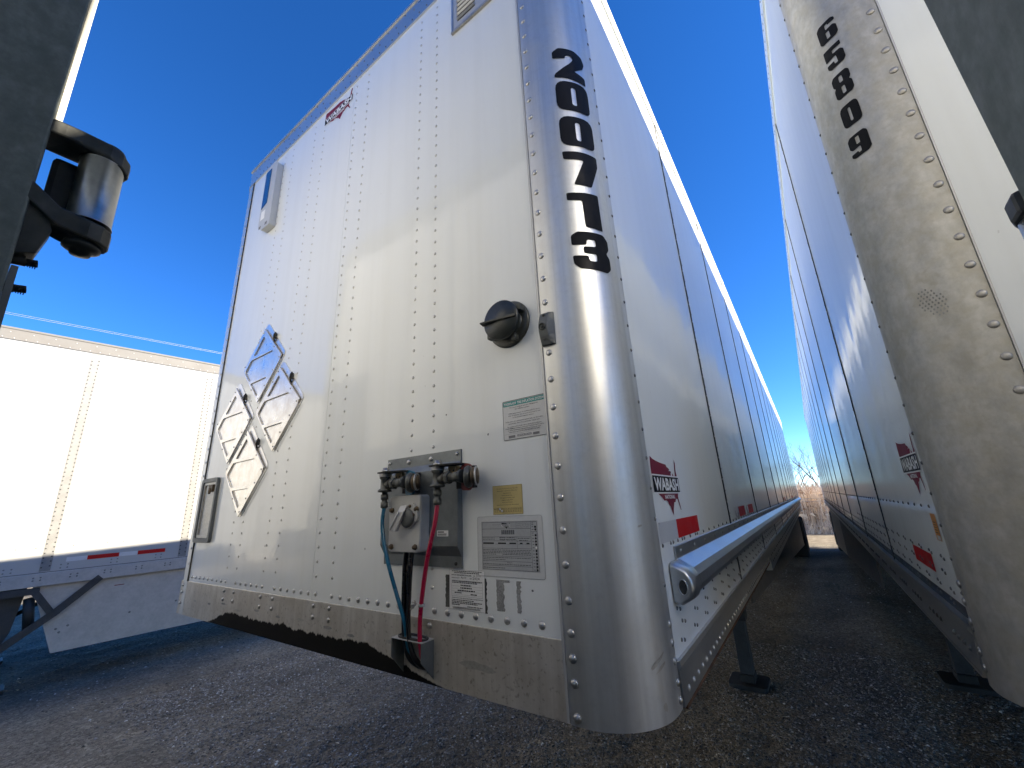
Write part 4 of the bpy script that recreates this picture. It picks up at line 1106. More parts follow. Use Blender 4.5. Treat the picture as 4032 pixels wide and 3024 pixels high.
# hose bracket
br = empty('hose_bracket'); br.parent = main
X0, X1, ZT_, DEP = -.718, -.594, 1.360, .050
b = MB(); b.box(X0, X1, -.004, -DEP, ZT_ - .003, ZT_); obj('bracket_top', b, 'box_alu', br, bevel=.001)
for x_ in (X0, X1 - .003):
    b = MB(); b.prism([(-.004, ZT_ - .0032), (-DEP, ZT_ - .0032), (-DEP, 1.312), (-.004, 1.262)], lambda p, h: (x_ + h, p[0], p[1]), 0, .003); obj('bracket_side', b, 'lamp_grey', br, bevel=.0005)
gr = MB(); n = 28; 
ring = [(-.650 + .052 * math.copysign(abs(math.cos(a)) ** .6, math.cos(a)), -.030 + .016 * math.copysign(abs(math.sin(a)) ** .7, math.sin(a)), ZT_ + .003) for a in np.linspace(0, 2 * math.pi, n, endpoint=False)]
gr.tube(ring + [ring[0], ring[1]], .0035, 6, cap=False); obj('grommet', gr, 'black_rubber', br)

# ---- stickers on the front
def plate_f(name, x0_, x1_, z0_, z1_, mat, parent, lift=.0008, r=.001):
    b = MB(); b.prism(rounded([(x0_, z0_), (x1_, z0_), (x1_, z1_), (x0_, z1_)], r, 3), lambda p, h: (p[0], -h, p[1]), lift, None); return obj(name, b, mat, parent)
def frame_f(name, x0_, x1_, z0_, z1_, t, mat, parent, lift=.0012, r=.001):
    b = MB(); b.prism(rounded([(x0_, z0_), (x1_, z0_), (x1_, z1_), (x0_, z1_)], r, 4), lambda p, h: (p[0], -h, p[1]), lift, None,
                      holes=[rounded([(x0_ + t, z0_ + t), (x1_ - t, z0_ + t), (x1_ - t, z1_ - t), (x0_ + t, z1_ - t)], max(r - t, .0004), 4)]); return obj(name, b, mat, parent)
def text_f(body, x0_, x1_, z0_, z1_, mat, parent, lift=.0014, bold=0.0):
    return fit_text(body, x0_, x1_, z0_, z1_, lambda u, v: (u, -lift, v), 'lettering', mat, parent, bold=bold, res=1)
def lines_f(specs, mat, parent, lift=.0014, name='ruled_lines'):
    b = MB()
    for x0_, x1_, z0_, z1_ in specs: b.add([(x0_, -lift, z0_), (x1_, -lift, z0_), (x1_, -lift, z1_), (x0_, -lift, z1_)], [(0, 1, 2, 3)])
    o = obj(name, b, mat, parent); o['kind'] = 'stuff'; return o
def blurb(x0_, x1_, z_, h, rnd):
    """a line of small print as word-length dashes"""
    out = []; x = x0_
    while x < x1_ - .001:
        w = min(rnd.uniform(.003, .009), x1_ - x); out.append((x, x + w, z_, z_ + h)); x += w + .0014
    return out
rnd = random.Random(2)
# tyre inflation notice
s1_ = plate_f('inflation_notice', -.329, -.188, 1.873, 1.984, 'sticker_white', main, r=.004)
frame_f('border', -.329, -.188, 1.873, 1.984, .0014, 'ink', s1_, r=.004)
plate_f('header_band', -.3265, -.1905, 1.968, 1.9815, 'sticker_green', s1_, lift=.0011)
text_f('TIREMAAX\u00ae TIRE INFLATION SYSTEM', -.324, -.193, 1.9705, 1.979, 'white_vinyl', s1_, bold=.02)
for body, z_, xa, xb_ in (('This unit is equipped with the TIREMAAX\u00ae', 1.9605, -.306, -.211), ('tire inflation system.', 1.9545, -.287, -.238), ('If the lamp remains on continuously for more', 1.9435, -.308, -.207), ('than 10 minutes, one or more tires may be low', 1.9375, -.310, -.205), ('or the system requires service.', 1.9315, -.296, -.226),
                          ('In the event of a substantial system leak, set the trailer', 1.9210, -.320, -.198), ('park brakes, then close controller supply valve.', 1.9150, -.310, -.207), ('For complete service details, refer to Hendrickson publication', 1.9065, -.314, -.204), ('T51002 TIREMAAX Installation, Service and Troubleshooting Procedures,', 1.9015, -.322, -.196), ('or call the Hendrickson Technical Services Department in the', 1.8965, -.314, -.206), ('United States and Canada at 866-RIDEAIR (743-3247).', 1.8915, -.311, -.209)):
    text_f(body, xa, xb_, z_, z_ + .0044, 'ink', s1_, bold=.01)
lines_f([(-.325, -.21, 1.8890, 1.8894), (-.283, -.237, 1.8800, 1.8855), (-.312, -.290, 1.8780, 1.8850), (-.232, -.212, 1.8785, 1.8850)], 'ink_soft', s1_)
text_f('HENDRICKSON', -.281, -.239, 1.8810, 1.8845, 'white_vinyl', s1_, lift=.0017, bold=.01)
# yellow sticker
s2_ = plate_f('inspection_notice', -.375, -.277, 1.679, 1.754, 'sticker_yellow', main)
frame_f('border', -.3745, -.2775, 1.6795, 1.7535, .0005, 'ink_brown', s2_, r=.001)
for body, z_, xa, xb_ in (('This vehicle was inspected in accordance with', 1.7430, -.361, -.291), ('Requirements contained in 49 CFR Part 396', 1.7370, -.359, -.293), ('Appendix G. by', 1.7310, -.339, -.314), ('Wabash National Corp.', 1.7250, -.344, -.309), ('1000 Sagamore Parkway South', 1.7190, -.350, -.302), ('Lafayette, Indiana 47905', 1.7130, -.344, -.308), ('Phone (765) 771-5300', 1.7070, -.343, -.309), ('Inspection record is kept at the above address.', 1.7010, -.361, -.289)):
    text_f(body, xa, xb_, z_, z_ + .0040, 'ink_brown', s2_, bold=.01)
text_f('MAR APR MAY JUN JUL AUG SEP OCT NOV DEC JAN FEB', -.371, -.281, 1.6905, 1.6945, 'ink_brown', s2_, bold=.01)
text_f('16  17  18  19  20  21  22  23  24  25  26  27', -.370, -.282, 1.6855, 1.6893, 'ink_brown', s2_, bold=.01)
lines_f([(-.372, -.280, 1.6845, 1.6848), (-.372, -.280, 1.6898, 1.6901), (-.372, -.280, 1.6952, 1.6955)], 'ink_brown', s2_)
b = MB()
for q in ((-.352, 1.6925), (-.345, 1.6875)): b.lathe([(.0032, .0016), (.0001, .0017)], (q[0], 0, q[1]), (0, -1, 0), 12)
obj('punched_hole', b, 'white_vinyl', s2_)
# certification sheet
s3_ = plate_f('certification_sheet', -.432, -.222, 1.526, 1.675, 'clear_vinyl', main, r=.007)
frame_f('border', -.432, -.222, 1.526, 1.675, .0006, 'ink_soft', s3_, r=.007)
plate_f('grey_form', -.418, -.236, 1.541, 1.662, 'sticker_grey', s3_, lift=.0011)
gx0, gx1 = -.415, -.2385
L_ = []
for z_ in (1.5435, 1.5530, 1.5640, 1.5760, 1.5950, 1.6130, 1.6230, 1.6430, 1.6595): L_.append((gx0, -.257, z_ - .0003, z_ + .0003))
L_ += [(gx0, gx0 + .0006, 1.5435, 1.6595), (-.2575, -.2569, 1.5435, 1.6595), (gx1 - .0006, gx1, 1.5435, 1.6595), (-.2572, gx1, 1.5432, 1.5438), (-.2572, gx1, 1.6592, 1.6598), (-.2572, gx1, 1.6350, 1.6356),
       (-.3010, -.3004, 1.595, 1.623), (-.3480, -.3474, 1.576, 1.595), (gx0 + .002, -.375, 1.605, 1.6054), (-.372, -.335, 1.605, 1.6054), (-.332, -.303, 1.605, 1.6054), (-.299, -.281, 1.605, 1.6054), (-.278, -.260, 1.605, 1.6054)]
lines_f(L_, 'ink', s3_)
bl = []
for z_ in (1.5900, 1.5865, 1.5830, 1.5795): bl += blurb(gx0 + .002, -.350 - (.02 if z_ < 1.58 else 0), z_, .0018, rnd) + blurb(-.346, -.260, z_, .0018, rnd)
for z_ in (1.5715, 1.5670, 1.5555, 1.5470): bl += blurb(gx0 + .002, -.262 if z_ not in (1.5670, 1.5470) else -.34, z_, .0018, rnd)
bl += blurb(gx0 + .002, -.372, 1.6195, .0015, rnd) + blurb(gx0 + .002, -.372, 1.6155, .0015, rnd) + blurb(-.298, -.260, 1.6185, .002, rnd) + blurb(-.294, -.268, 1.6135, .002, rnd)
lines_f(bl, 'ink_soft', s3_, name='small_print')
usa_logo(s3_, lambda u, v, q: (-.348 + u, -.0012 - q * .3, 1.6435 + v), .026, .015, part='map_emblem', mono=True)
text_f('MANUFACTURED BY', -.379, -.352, 1.6520, 1.6540, 'ink_soft', s3_)
for body, z_ in (('1000 Sagamore Parkway South', 1.6545), ('Lafayette, IN  47905', 1.6498), ('Phone (765) 771-5300', 1.6450)): text_f(body, -.303, -.262, z_, z_ + .0030, 'ink_soft', s3_)
b = [(-.349 + i * .0021, -.349 + i * .0021 + (.0007 if i % 3 else .0014), 1.6290, 1.6400) for i in range(20)]
lines_f(b, 'ink', s3_, name='barcode')
text_f('68,000 lb ( 30,845 KG )', -.357, -.305, 1.6195, 1.6230, 'ink', s3_, bold=.02)
text_f('TRAILER VAN DVLDHPC', -.357, -.303, 1.6145, 1.6185, 'ink', s3_, bold=.02)
text_f('WARNING \u26a0' if False else 'WARNING', -.335, -.318, 1.5595, 1.5620, 'ink', s3_)
lines_f([(-.412, -.376, 1.6060, 1.6090), (-.362, -.336, 1.6060, 1.6090), (-.325, -.304, 1.6060, 1.6090), (-.292, -.284, 1.6060, 1.6090), (-.272, -.263, 1.6060, 1.6090)], 'ink', s3_, name='typed_values')
b = MB(); bw = MB()
for i, z_ in enumerate([1.6470, 1.6405] + [1.6270 - .0073 * k for k in range(12)]):
    (bw if i == 6 else b).lathe([(.0026, .0016), (.0001, .0017)], (-.2435, 0, z_), (0, -1, 0), 12)
obj('marked_dots', b, 'ink', s3_); obj('open_dot', bw, 'white_vinyl', s3_)
lines_f([(-.254, -.249, z_ - .0008, z_ + .0008) for z_ in [1.6560, 1.6520, 1.6470, 1.6405, 1.6320] + [1.6270 - .0073 * k for k in range(12)]], 'ink_soft', s3_, name='small_print')
# annual inspection label
def ragged(name, x0_, x1_, z0_, z1_, mat, seed, lift=.0007, amp=.003):
    rr_ = random.Random(seed); n = 16
    pl = [(x0_ + rr_.uniform(-amp, amp) * .5, z0_ + (z1_ - z0_) * i / n) for i in range(n + 1)] + [(x1_ + rr_.uniform(-amp, amp), z0_ + (z1_ - z0_) * (n - i) / n) for i in range(n + 1)]
    b = MB(); b.prism(pl, lambda p, h: (p[0], -h, p[1]), lift, None); obj(name, b, mat, main)
ragged('glue_remnant', -.553, -.536, 1.441, 1.523, 'glue_dark', 3)
ragged('glue_remnant', -.412, -.405, 1.437, 1.520, 'glue_dark', 5, amp=.002)
ragged('tape_remnant', -.373, -.349, 1.447, 1.5195, 'glue_residue', 6)
ragged('tape_remnant', -.371, -.330, 1.514, 1.5195, 'glue_residue', 8, lift=.0009, amp=.001)
ragged('tape_remnant', -.309, -.297, 1.447, 1.519, 'glue_residue', 7)
s4_ = plate_f('annual_inspection_label', -.538, -.411, 1.438, 1.5375, 'white_vinyl', main, lift=.0010)
frame_f('border', -.538, -.411, 1.438, 1.5375, .0005, 'ink_soft', s4_, lift=.0013)
frame_f('form_box', -.5295, -.4185, 1.471, 1.5105, .0004, 'ink', s4_, lift=.0014)
def wobble(body, *a, **k): return text_f(body, *a, **k)
text_f('ANNUAL VEHICLE INSPECTION LABEL', -.530, -.456, 1.5225, 1.5255, 'ink', s4_, lift=.0016, bold=.03)
text_f('NO.', -.449, -.443, 1.5225, 1.5255, 'ink', s4_, lift=.0016, bold=.03)
text_f('COMPLETION MONTH', -.530, -.500, 1.5155, 1.5180, 'ink', s4_, lift=.0016, bold=.02)
text_f('YEAR', -.463, -.455, 1.5155, 1.5180, 'ink', s4_, lift=.0016, bold=.02)
text_f('April', -.495, -.476, 1.5145, 1.5205, 'ink', s4_, lift=.0017); text_f('2024', -.452, -.428, 1.5145, 1.5205, 'ink', s4_, lift=.0017)
text_f('7770', -.440, -.424, 1.5220, 1.5268, 'ink_soft', s4_, lift=.0017)
text_f('CERTIFICATION: THIS VEHICLE HAS PASSED AN INSPECTION IN', -.529, -.418, 1.4655, 1.4680, 'ink', s4_, lift=.0016, bold=.02)
bl = []
for z_, a, c in ((1.5330, -.528, -.420), (1.5290, -.519, -.428), (1.5075, -.527, -.421), (1.5040, -.527, -.435), (1.4610, -.529, -.45), (1.4570, -.529, -.420), (1.4535, -.529, -.437), (1.4495, -.529, -.497), (1.4470, -.472, -.420)): bl += blurb(a, c, z_, .0019, rnd)
for z_, a, c in ((1.4975, -.496, -.458), (1.4910, -.497, -.456), (1.4845, -.507, -.445), (1.4785, -.518, -.492), (1.4765, -.46, -.437)): bl += blurb(a, c, z_, .0026, rnd)
lines_f(bl, 'ink', s4_, lift=.0016, name='small_print')
lines_f([(-.5285, -.4195, z_, z_ + .0003) for z_ in (1.4962, 1.4898, 1.4832, 1.4750)] + [(-.527, -.425, z_, z_ + .0004) for z_ in (1.4438, 1.4410)], 'ink_soft', s4_, lift=.0015)
b = MB()
x = -.524
while x < -.430:
    b.tube([(x, -.0018, 1.4405 + rnd.uniform(0, .001)), (x + .0012, -.0018, 1.4455 + rnd.uniform(-.001, .001)), (x + .0024, -.0018, 1.4408)], .0003, 4); x += .0036
obj('handwriting', b, 'ink', s4_)
# little scuffs and chips on the sheet
for sx_, sz_ in ((-.93, 1.585), (-1.63, 1.585), (-.262, 1.50), (-.385, 1.90), (-.55, 1.985)):
    b = MB(); b.prism([(sx_ + rnd.uniform(.002, .004) * math.cos(a), sz_ + rnd.uniform(.002, .005) * math.sin(a)) for a in np.linspace(0, 6.0, 7)], lambda p, h: (p[0], -h, p[1]), .0006, None); obj('paint_chip', b, 'ink_soft', main)

undergear(main, -1, 3.90)
# dark aerodynamic skirt that deepens towards the wheels
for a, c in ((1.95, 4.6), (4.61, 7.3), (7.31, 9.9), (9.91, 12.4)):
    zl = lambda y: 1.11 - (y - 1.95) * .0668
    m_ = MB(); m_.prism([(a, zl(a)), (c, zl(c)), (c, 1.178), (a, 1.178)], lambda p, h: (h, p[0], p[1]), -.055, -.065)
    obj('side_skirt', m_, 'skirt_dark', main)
rear_doors(main, -1, LEN)

# =================================================================== RIGHT TRAILER (number 65809)
MR = ((.99983, .0040, .0180), (-.0040, .99998, -.0041), (-.0180, .0040, .99983))
oR = Vector((.649, .492, 4.169)); M3 = Matrix(MR); 
right = empty('semi_trailer', place(MR, oR + M3 @ Vector((0, 0, -4.1))))
tag(right, 'white box trailer with number 65809 running down its dull stained corner post', 'trailer', 'parked box trailers')
ys2 = trailer_body(right, 1, 'white_side_worn', 'white_side_worn', 'post_worn', first_seam=1.40)
corner_post(right, 1, 1.16, 4.10, 'post_worn'); corner_post(right, 1, 1.16, 3.97, 'post_worn', far=True)
obj('trim_strip', MB().box(JOINT + .001, JOINT + .005, -.008, 0, 1.2, 3.965), 'box_alu', right)
obj('front_sill', MB().box(JOINT + .001, W - .1, -.003, .006, 1.16, 1.3975), 'sill_plain', right)
top_rail_front(right, 1)
obj('top_rail', MB().sweep_y([(0, 3.985), (-.008, 3.985), (-.008, 4.09), (-.002, 4.104), (.03, 4.104), (0, 4.08)], JOINT, LEN), 'white_side_worn', right)
for y in ys2[1:-1]: seam_strip(right, 1, y, z0=1.29)
b = MB(); b.sweep_y([(0, 1.285), (-.010, 1.288), (-.012, 1.276), (-.006, 1.268), (-.008, 1.178), (.03, 1.174), (.03, 1.285)], JOINT + .006, LEN - .1)
obj('lower_rail', b, 'rail_metal', right)
obj('bottom_flange', MB().box(-.006, .05, .22, LEN - .2, 1.163, 1.172), 'rail_metal', right)
nums = empty('unit_number'); nums.parent = right
for ch, sa, sb, z0_, z1_ in (('6', .147, .094, 3.056, 3.136), ('5', .148, .097, 2.947, 3.030), ('8', .151, .101, 2.826, 2.917), ('0', .156, .105, 2.714, 2.795), ('9', .161, .107, 2.602, 2.680)):
    digit_part(ch, sa, sb, z0_, z1_, 1, nums, .004)
usa_logo(right, lambda u, v, q: (-q, .492 - u, 1.606 + v), .262, .176)
flat_side('reflective_tape', .447, .747, 1.372, 1.424, 'red_tape', right, .001, 0, -1)
am = flat_side('orange_label', .232, .290, 1.480, 1.552, 'sticker_orange', right, .001, 0, -1)
flat_side('label_foot', .236, .276, 1.482, 1.494, 'sticker_white', am, .0015, 0, -1)
b = MB()
for i in range(5): b.add([(-.0018, .245, 1.50 + .007 * i), (-.0018, .278, 1.50 + .007 * i), (-.0018, .278, 1.5025 + .007 * i), (-.0018, .245, 1.5025 + .007 * i)], [(0, 1, 2, 3)])
obj('small_print', b, 'ink_brown', am)['kind'] = 'stuff'
RV_F = rivet_mesh('rivet', .0105, .0045, 'doc_metal', 12)
RV_LS = rivet_mesh('rivet', .0050, .0038, 'rivet_dark', 8, 'left')
for i in range(36):
    zc = 1.262 + .0815 * i
    if zc < 3.95: inst('rivet', RV_F, right, (.165, -.004, zc)); inst('rivet', RV_LS, right, (-.004, .168, zc + .02))
RV_LB = rivet_mesh('bolt', .010, .006, 'bolt_steel', 10, 'left')
for zc in (1.385, 1.345, 1.30, 1.235, 1.20): inst('bolt', RV_LB, right, (-.004, .166, zc))
pts = [(0, .27 + .105 * i, 1.572) for i in range(150)]
for i in range(100):
    y = .28 + .15 * i
    for j, zc in enumerate((1.430, 1.388, 1.345, 1.312)):
        if j == 0 and y > 3: continue
        for q in (0, .028): pts.append((0, y + q + (.04 if j % 2 else 0), zc + q * .2))
near = [p for p in pts if p[1] < 1.9][:190]; ns = set(near)
for p in near: inst('rivet', RV_LS, right, p)
rivet_stuff('rivets', [p for p in pts if p not in ns], .005, .0036, 'rivet_dark', right, 'left')
rivet_stuff('rivets', [(-.008, .24 + .05 * i + (.10 if i % 6 > 3 else 0), 1.222) for i in range(300)], .0085, .005, 'rivet_dark', right, 'left')
rivet_stuff('rivets', [(-.008, .24 + .055 * i, 4.03 + (.02 if i % 3 == 0 else 0)) for i in range(286)], .006, .003, 'rivet_dark', right, 'left')
rivet_stuff('rivets', [(-.0035, y + .012 * (1 if j % 2 else -1), 1.36 + .052 * j) for y in ys2[1:4] for j in range(50)], .005, .003, 'rivet_metal', right, 'left')
b = MB()
for i in range(7):
    for j in range(9):
        if (i - 3) ** 2 / 9 + (j - 4) ** 2 / 18 < 1.1:
            s_ = .108 - i * .007 + j * .003; z_ = 2.045 + j * .009 + i * .002
            pl_ = [(s_ + .002 * math.cos(a) , z_ + .0032 * math.sin(a)) for a in np.linspace(0, 5.2, 6)]
            b.prism(pl_, lambda p, h: (corner_xy(p[0], .0048)[0], corner_xy(p[0], .0048)[1], p[1]), 0, None)
obj('sole_print', b, 'glue_residue', right)
undergear(right, 1, 3.95)
for a, c in ((2.62, 5.1), (5.11, 7.6), (7.61, 10.0), (10.01, 12.4)):
    zl = lambda y: .945 - (y - 2.62) * .0745
    m_ = MB(); m_.prism([(a, zl(a)), (c, zl(c)), (c, 1.172), (a, 1.172)], lambda p, h: (h, p[0], p[1]), .01, .02)
    obj('side_skirt', m_, 'skirt_dark' if a < 7 else 'skirt_panel', right)
rear_doors(right, 1, LEN)

sun_blocker = empty('semi_trailer', loc=(4.05, .2, 0)); tag(sun_blocker, 'plain white box trailer added unseen beyond the trailer with the stained post to block sunlight', 'trailer', 'parked box trailers')  # added trailer, out of view, keeps sun off the ground under its neighbour
trailer_body(sun_blocker, 1, 'white_side_worn', 'white_side_worn', 'post_worn'); corner_post(sun_blocker, 1, 1.2, 4.1, 'post_worn'); undergear(sun_blocker, 1, 3.9); rear_doors(sun_blocker, 1, LEN)

# =================================================================== LEFT SUNLIT TRAILER
yaw, pit = -.078, .013
ML = ((math.cos(yaw), -math.sin(yaw) * math.cos(pit), math.sin(yaw) * math.sin(pit)), (math.sin(yaw), math.cos(yaw) * math.cos(pit), -math.cos(yaw) * math.sin(pit)), (0, math.sin(pit), math.cos(pit)))
oL = Vector((-6.854, 0, 4.003)); M3 = Matrix(ML)
left = empty('semi_trailer', place(ML, oL + M3 @ Vector((0, -3.93, -4.1 + .10))))
tag(left, 'bright sunlit white trailer side with a shadow band, skirt and red tape, across the gap', 'trailer', 'parked box trailers')
# local y here counts from that trailer's own nose: photo-plane y = local - 3.93
OY = 3.93
def LZ(z_rel): return z_rel + 4.0
X = lambda d: -d
cuts = [JOINT + .02] + [OY + .01 - 1.235 * k for k in (2, 1, 0)] + [OY + 1.245 + 1.235 * k for k in range(9)] + [LEN - .1]
cuts = sorted(c for c in cuts if c < LEN)
zb_p = LZ(-2.762)
for a, c in zip(cuts[:-1], cuts[1:]):
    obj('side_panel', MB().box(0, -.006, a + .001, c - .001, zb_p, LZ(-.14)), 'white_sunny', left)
obj('side_lining', MB().box(-.008, -.03, .2, LEN - .1, 1.2, 3.95), 'seam_black', left)
pts = []
for c in cuts[1:-1]:
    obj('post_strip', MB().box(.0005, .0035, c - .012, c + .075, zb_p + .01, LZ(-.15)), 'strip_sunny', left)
    for j in range(50):
        for q in (.0, .062): pts.append((.0035, c + q, zb_p + .05 + .05 * j + (.012 if q else 0)))
rows = [(.0, OY - 3.4 + .145 * i, LZ(-2.50)) for i in range(95)]
grp = []
for i in range(30):
    y = OY - 3.2 + .42 * i
    for q in (0, .055):
        for z_ in (-2.70, -2.735): grp.append((.0, y + q, LZ(z_)))
near = [p for p in pts if OY - .1 < p[1] < OY + 1.6][:200]; ns = set(near)
RV_RW = rivet_mesh('rivet', .0075, .004, 'rivet_white', 8, 'right')
for p in near: inst('rivet', RV_RW, left, p)
rivet_stuff('rivets', [p for p in pts if p not in ns], .0075, .004, 'rivet_white', left, 'right')
rivet_stuff('rivets', rows + grp, .008, .004, 'rivet_dark', left, 'right')
b = MB(); b.sweep_y([(.008, LZ(-2.768)), (.012, LZ(-2.775)), (.010, LZ(-2.905)), (-.03, LZ(-2.91)), (-.03, LZ(-2.768))], .2, LEN - .1); obj('lower_rail', b, 'skirt_panel', left)
bolts = []
for i in range(40):
    y = OY - .03 + .285 * (i - 12)
    if y < LEN - .2:
        for q in (0, .055):
            for z_ in (-2.815, -2.842): bolts.append((.010, y + q, LZ(z_)))
rivet_stuff('rivets', bolts, .0095, .006, 'rivet_dark', left, 'right', n=8)
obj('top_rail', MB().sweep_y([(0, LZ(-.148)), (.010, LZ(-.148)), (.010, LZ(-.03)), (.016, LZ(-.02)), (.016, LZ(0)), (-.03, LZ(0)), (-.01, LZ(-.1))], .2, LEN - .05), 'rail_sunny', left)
rivet_stuff('rivets', [(.010, .3 + .09 * i, LZ(-.13)) for i in range(174)] + [(.010, .35 + .18 * i, LZ(-.06)) for i in range(87)], .006, .003, 'rivet_metal', left, 'right')
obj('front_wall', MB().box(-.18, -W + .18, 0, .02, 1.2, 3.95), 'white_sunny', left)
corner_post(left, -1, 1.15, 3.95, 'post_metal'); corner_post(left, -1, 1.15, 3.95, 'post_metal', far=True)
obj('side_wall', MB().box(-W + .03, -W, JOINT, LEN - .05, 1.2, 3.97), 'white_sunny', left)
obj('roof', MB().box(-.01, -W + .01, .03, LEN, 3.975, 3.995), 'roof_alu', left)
obj('floor', MB().box(-.04, -W + .04, .04, LEN, 1.10, 1.16), 'dark_steel', left)
for (a, c, mt_) in ((.193, .364, 'white_tape'), (.364, .642, 'red_tape'), (.642, .815, 'white_tape'), (.815, 1.088, 'red_tape')):
    flat_side('reflective_tape', OY + a, OY + c, LZ(-2.674), LZ(-2.628), mt_, left, .0012)
for k in range(2, 5):
    for (a, c, mt_) in ((.364, .642, 'red_tape'), (.815, 1.088, 'red_tape')): flat_side('reflective_tape', OY + a + 2.47 * k, OY + c + 2.47 * k, LZ(-2.674), LZ(-2.628), mt_, left, .0012)
sk_ = MB(); sk_.prism([(OY + .238, LZ(-3.619)), (OY + 8.3, LZ(-3.60)), (OY + 8.3, LZ(-2.89)), (OY - .02, LZ(-2.89))], lambda p, h: (h, p[0], p[1]), -.036, -.046)
sko = obj('side_skirt', sk_, 'skirt_panel', left)
rivet_stuff('rivets', [(-.036, OY + q[0], LZ(q[1])) for q in ((.24, -3.38), (.33, -3.365), (.27, -3.42), (.85, -3.34), (1.30, -3.30), (2.0, -3.3), (2.7, -3.3))], .012, .006, 'rivet_dark', left, 'right', n=8)
flat_side('rust_mark', OY + .66, OY + .75, LZ(-3.012), LZ(-3.003), 'red_part', sko, .001, -.036)
undergear(left, -1, OY - .18)
# gusset braces of the landing gear seen in front of the skirt
def bar(pts_, w_, x_, th=.012, mat='frame_steel', parent=left):
    b = MB()
    for (a, c) in zip(pts_[:-1], pts_[1:]):
        A = Vector(a); B_ = Vector(c); d_ = (B_ - A).normalized(); n_ = Vector((-d_.y, d_.x)) * w_ / 2; e_ = d_ * w_ * .3
        b.prism([tuple(A - n_ - e_), tuple(B_ - n_ + e_), tuple(B_ + n_ + e_), tuple(A + n_ - e_)], lambda p, h: (h, p[0], p[1]), x_, x_ + th)
        x_ += .0015
    return obj('gear_brace', b, mat, parent)
bar([(OY + .50, LZ(-2.90)), (OY + .20, LZ(-3.20)), (OY - .20, LZ(-3.52))], .075, .0)
bar([(OY + .02, LZ(-2.98)), (OY + .17, LZ(-3.20))], .06, .003)
bar([(OY - .30, LZ(-2.95)), (OY + .02, LZ(-2.95))], .07, -.004)
b = MB(); b.prism(rounded([(OY - .50, LZ(-2.92)), (OY - .05, LZ(-2.92)), (OY - .10, LZ(-3.35)), (OY - .20, LZ(-3.60)), (OY - .50, LZ(-3.60))], .02, 2), lambda p, h: (h, p[0], p[1]), -.10, -.112); obj('gear_gusset', b, 'frame_steel', left)
obj('landing_tube', MB().cyl((-.06, OY - .02, LZ(-3.02)), (-.06, OY + .03, LZ(-3.35)), .045, n=12), 'black_rubber', left)
rear_doors(left, -1, LEN)

# =================================================================== FOREGROUND TRAILERS (tails beside the camera)
def fore(side_x, rear_y, sgn, lean, label, plate_mat='post_dark'):
    M_ = Matrix.Rotation(lean, 4, 'X'); M_.translation = (side_x, rear_y + 2.05 * math.sin(lean), 2.05 - 2.05 * math.cos(lean))
    root = empty('semi_trailer', M_); tag(root, label, 'trailer', 'parked box trailers')
    X = lambda d: sgn * d
    obj('rear_post', MB().box(0, X(.10), -.34, 0, 1.10, 4.10), plate_mat, root, bevel=.003)
    obj('rear_post', MB().box(X(W - .10), X(W), -.34, 0, 1.10, 4.10), plate_mat, root)
    obj('side_wall', MB().box(X(.004), X(.03), -LEN, -.342, 1.25, 4.0), 'white_side_worn', root)
    obj('side_wall', MB().box(X(W - .03), X(W - .004), -LEN, -.342, 1.25, 4.0), 'white_side_worn', root)
    obj('top_rail', MB().box(X(-.002), X(.03), -LEN, -.341, 4.001, 4.10), 'top_rail_metal', root)
    obj('lower_rail', MB().box(X(-.002), X(.03), -LEN, -.341, 1.14, 1.249), 'rail_metal', root)
    obj('roof', MB().box(X(.01), X(W - .01), -LEN, -.05, 4.074, 4.09), 'roof_alu', root)
    obj('floor', MB().box(X(.03), X(W - .03), -LEN, -.13, 1.19, 1.24), 'dark_steel', root)
    obj('front_wall', MB().box(X(.03), X(W - .03), -LEN, -LEN + .02, 1.25, 4.07), 'white_side_worn', root)
    rear_doors(root, sgn, 0)
    b = MB()
    for wy in (-2.75, -1.5):
        for d0 in (.02, W - .60):
            for k in range(2): b2 = b.lathe([(.27, 0), (.46, .0), (.505, .04), (.505, .24), (.46, .28), (.27, .28)], (X(d0 + k * .30), wy, .505), (sgn, 0, 0), 24)
    obj('wheels', b, 'tyre', root)
    return root
foreL = fore(-.30, -.908, -1, .026, 'dark galvanised tail corner with a stainless roller hinge, close on the left of the camera')
foreR = fore(.47, -.573, 1, 0.0, 'dark tail corner plate with a part-seen hinge, close on the right of the camera')
# hinge of the left one; (y, z) here are true world values, turned into the leaning frame
MI = foreL.matrix_world.inverted()
def WL(x, y, z_): return tuple(MI @ Vector((x, y, z_)))
hx = -.322
hg = empty('door_hinge'); hg.parent = foreL
def straps(z0_, z1_, ybend):
    pl_ = [(-.9125, -.300), (-.900, -.3005), (-.885, -.302), (-.860, -.3005), (-.848, -.304), (-.8395, -.313), (-.8375, -.322), (-.8395, -.332), (-.848, -.341), (-.860, -.344), (-.885, -.340), (-.9125, -.340)]
    return pl_
def strap(zf, th, name='hinge_strap'):
    """flat arm from the post edge round the barrel; zf(y) gives its underside height"""
    pl_ = straps(0, 0, 0); b = MB()
    lo = [WL(x, y, zf(y)) for y, x in pl_]; hi = [WL(x, y, zf(y) + th(y)) for y, x in pl_]
    n = len(pl_); f = [(i, (i + 1) % n, n + (i + 1) % n, n + i) for i in range(n)]
    t = tessellate_polygon([[Vector((p[0], p[1], 0)) for p in pl_]])
    f += [tuple(q) for q in t] + [tuple(i + n for i in q) for q in t]
    b.add(lo + hi, f); return obj(name, b, 'hinge_steel', hg, bevel=.0025)
strap(lambda y: 2.146 + max(0, (-.885 - y)) * -.15 - max(0, y + .862) * .35, lambda y: .020)
strap(lambda y: 2.026 + max(0, (-.880 - y)) * .75, lambda y: .024)
yb = -.860
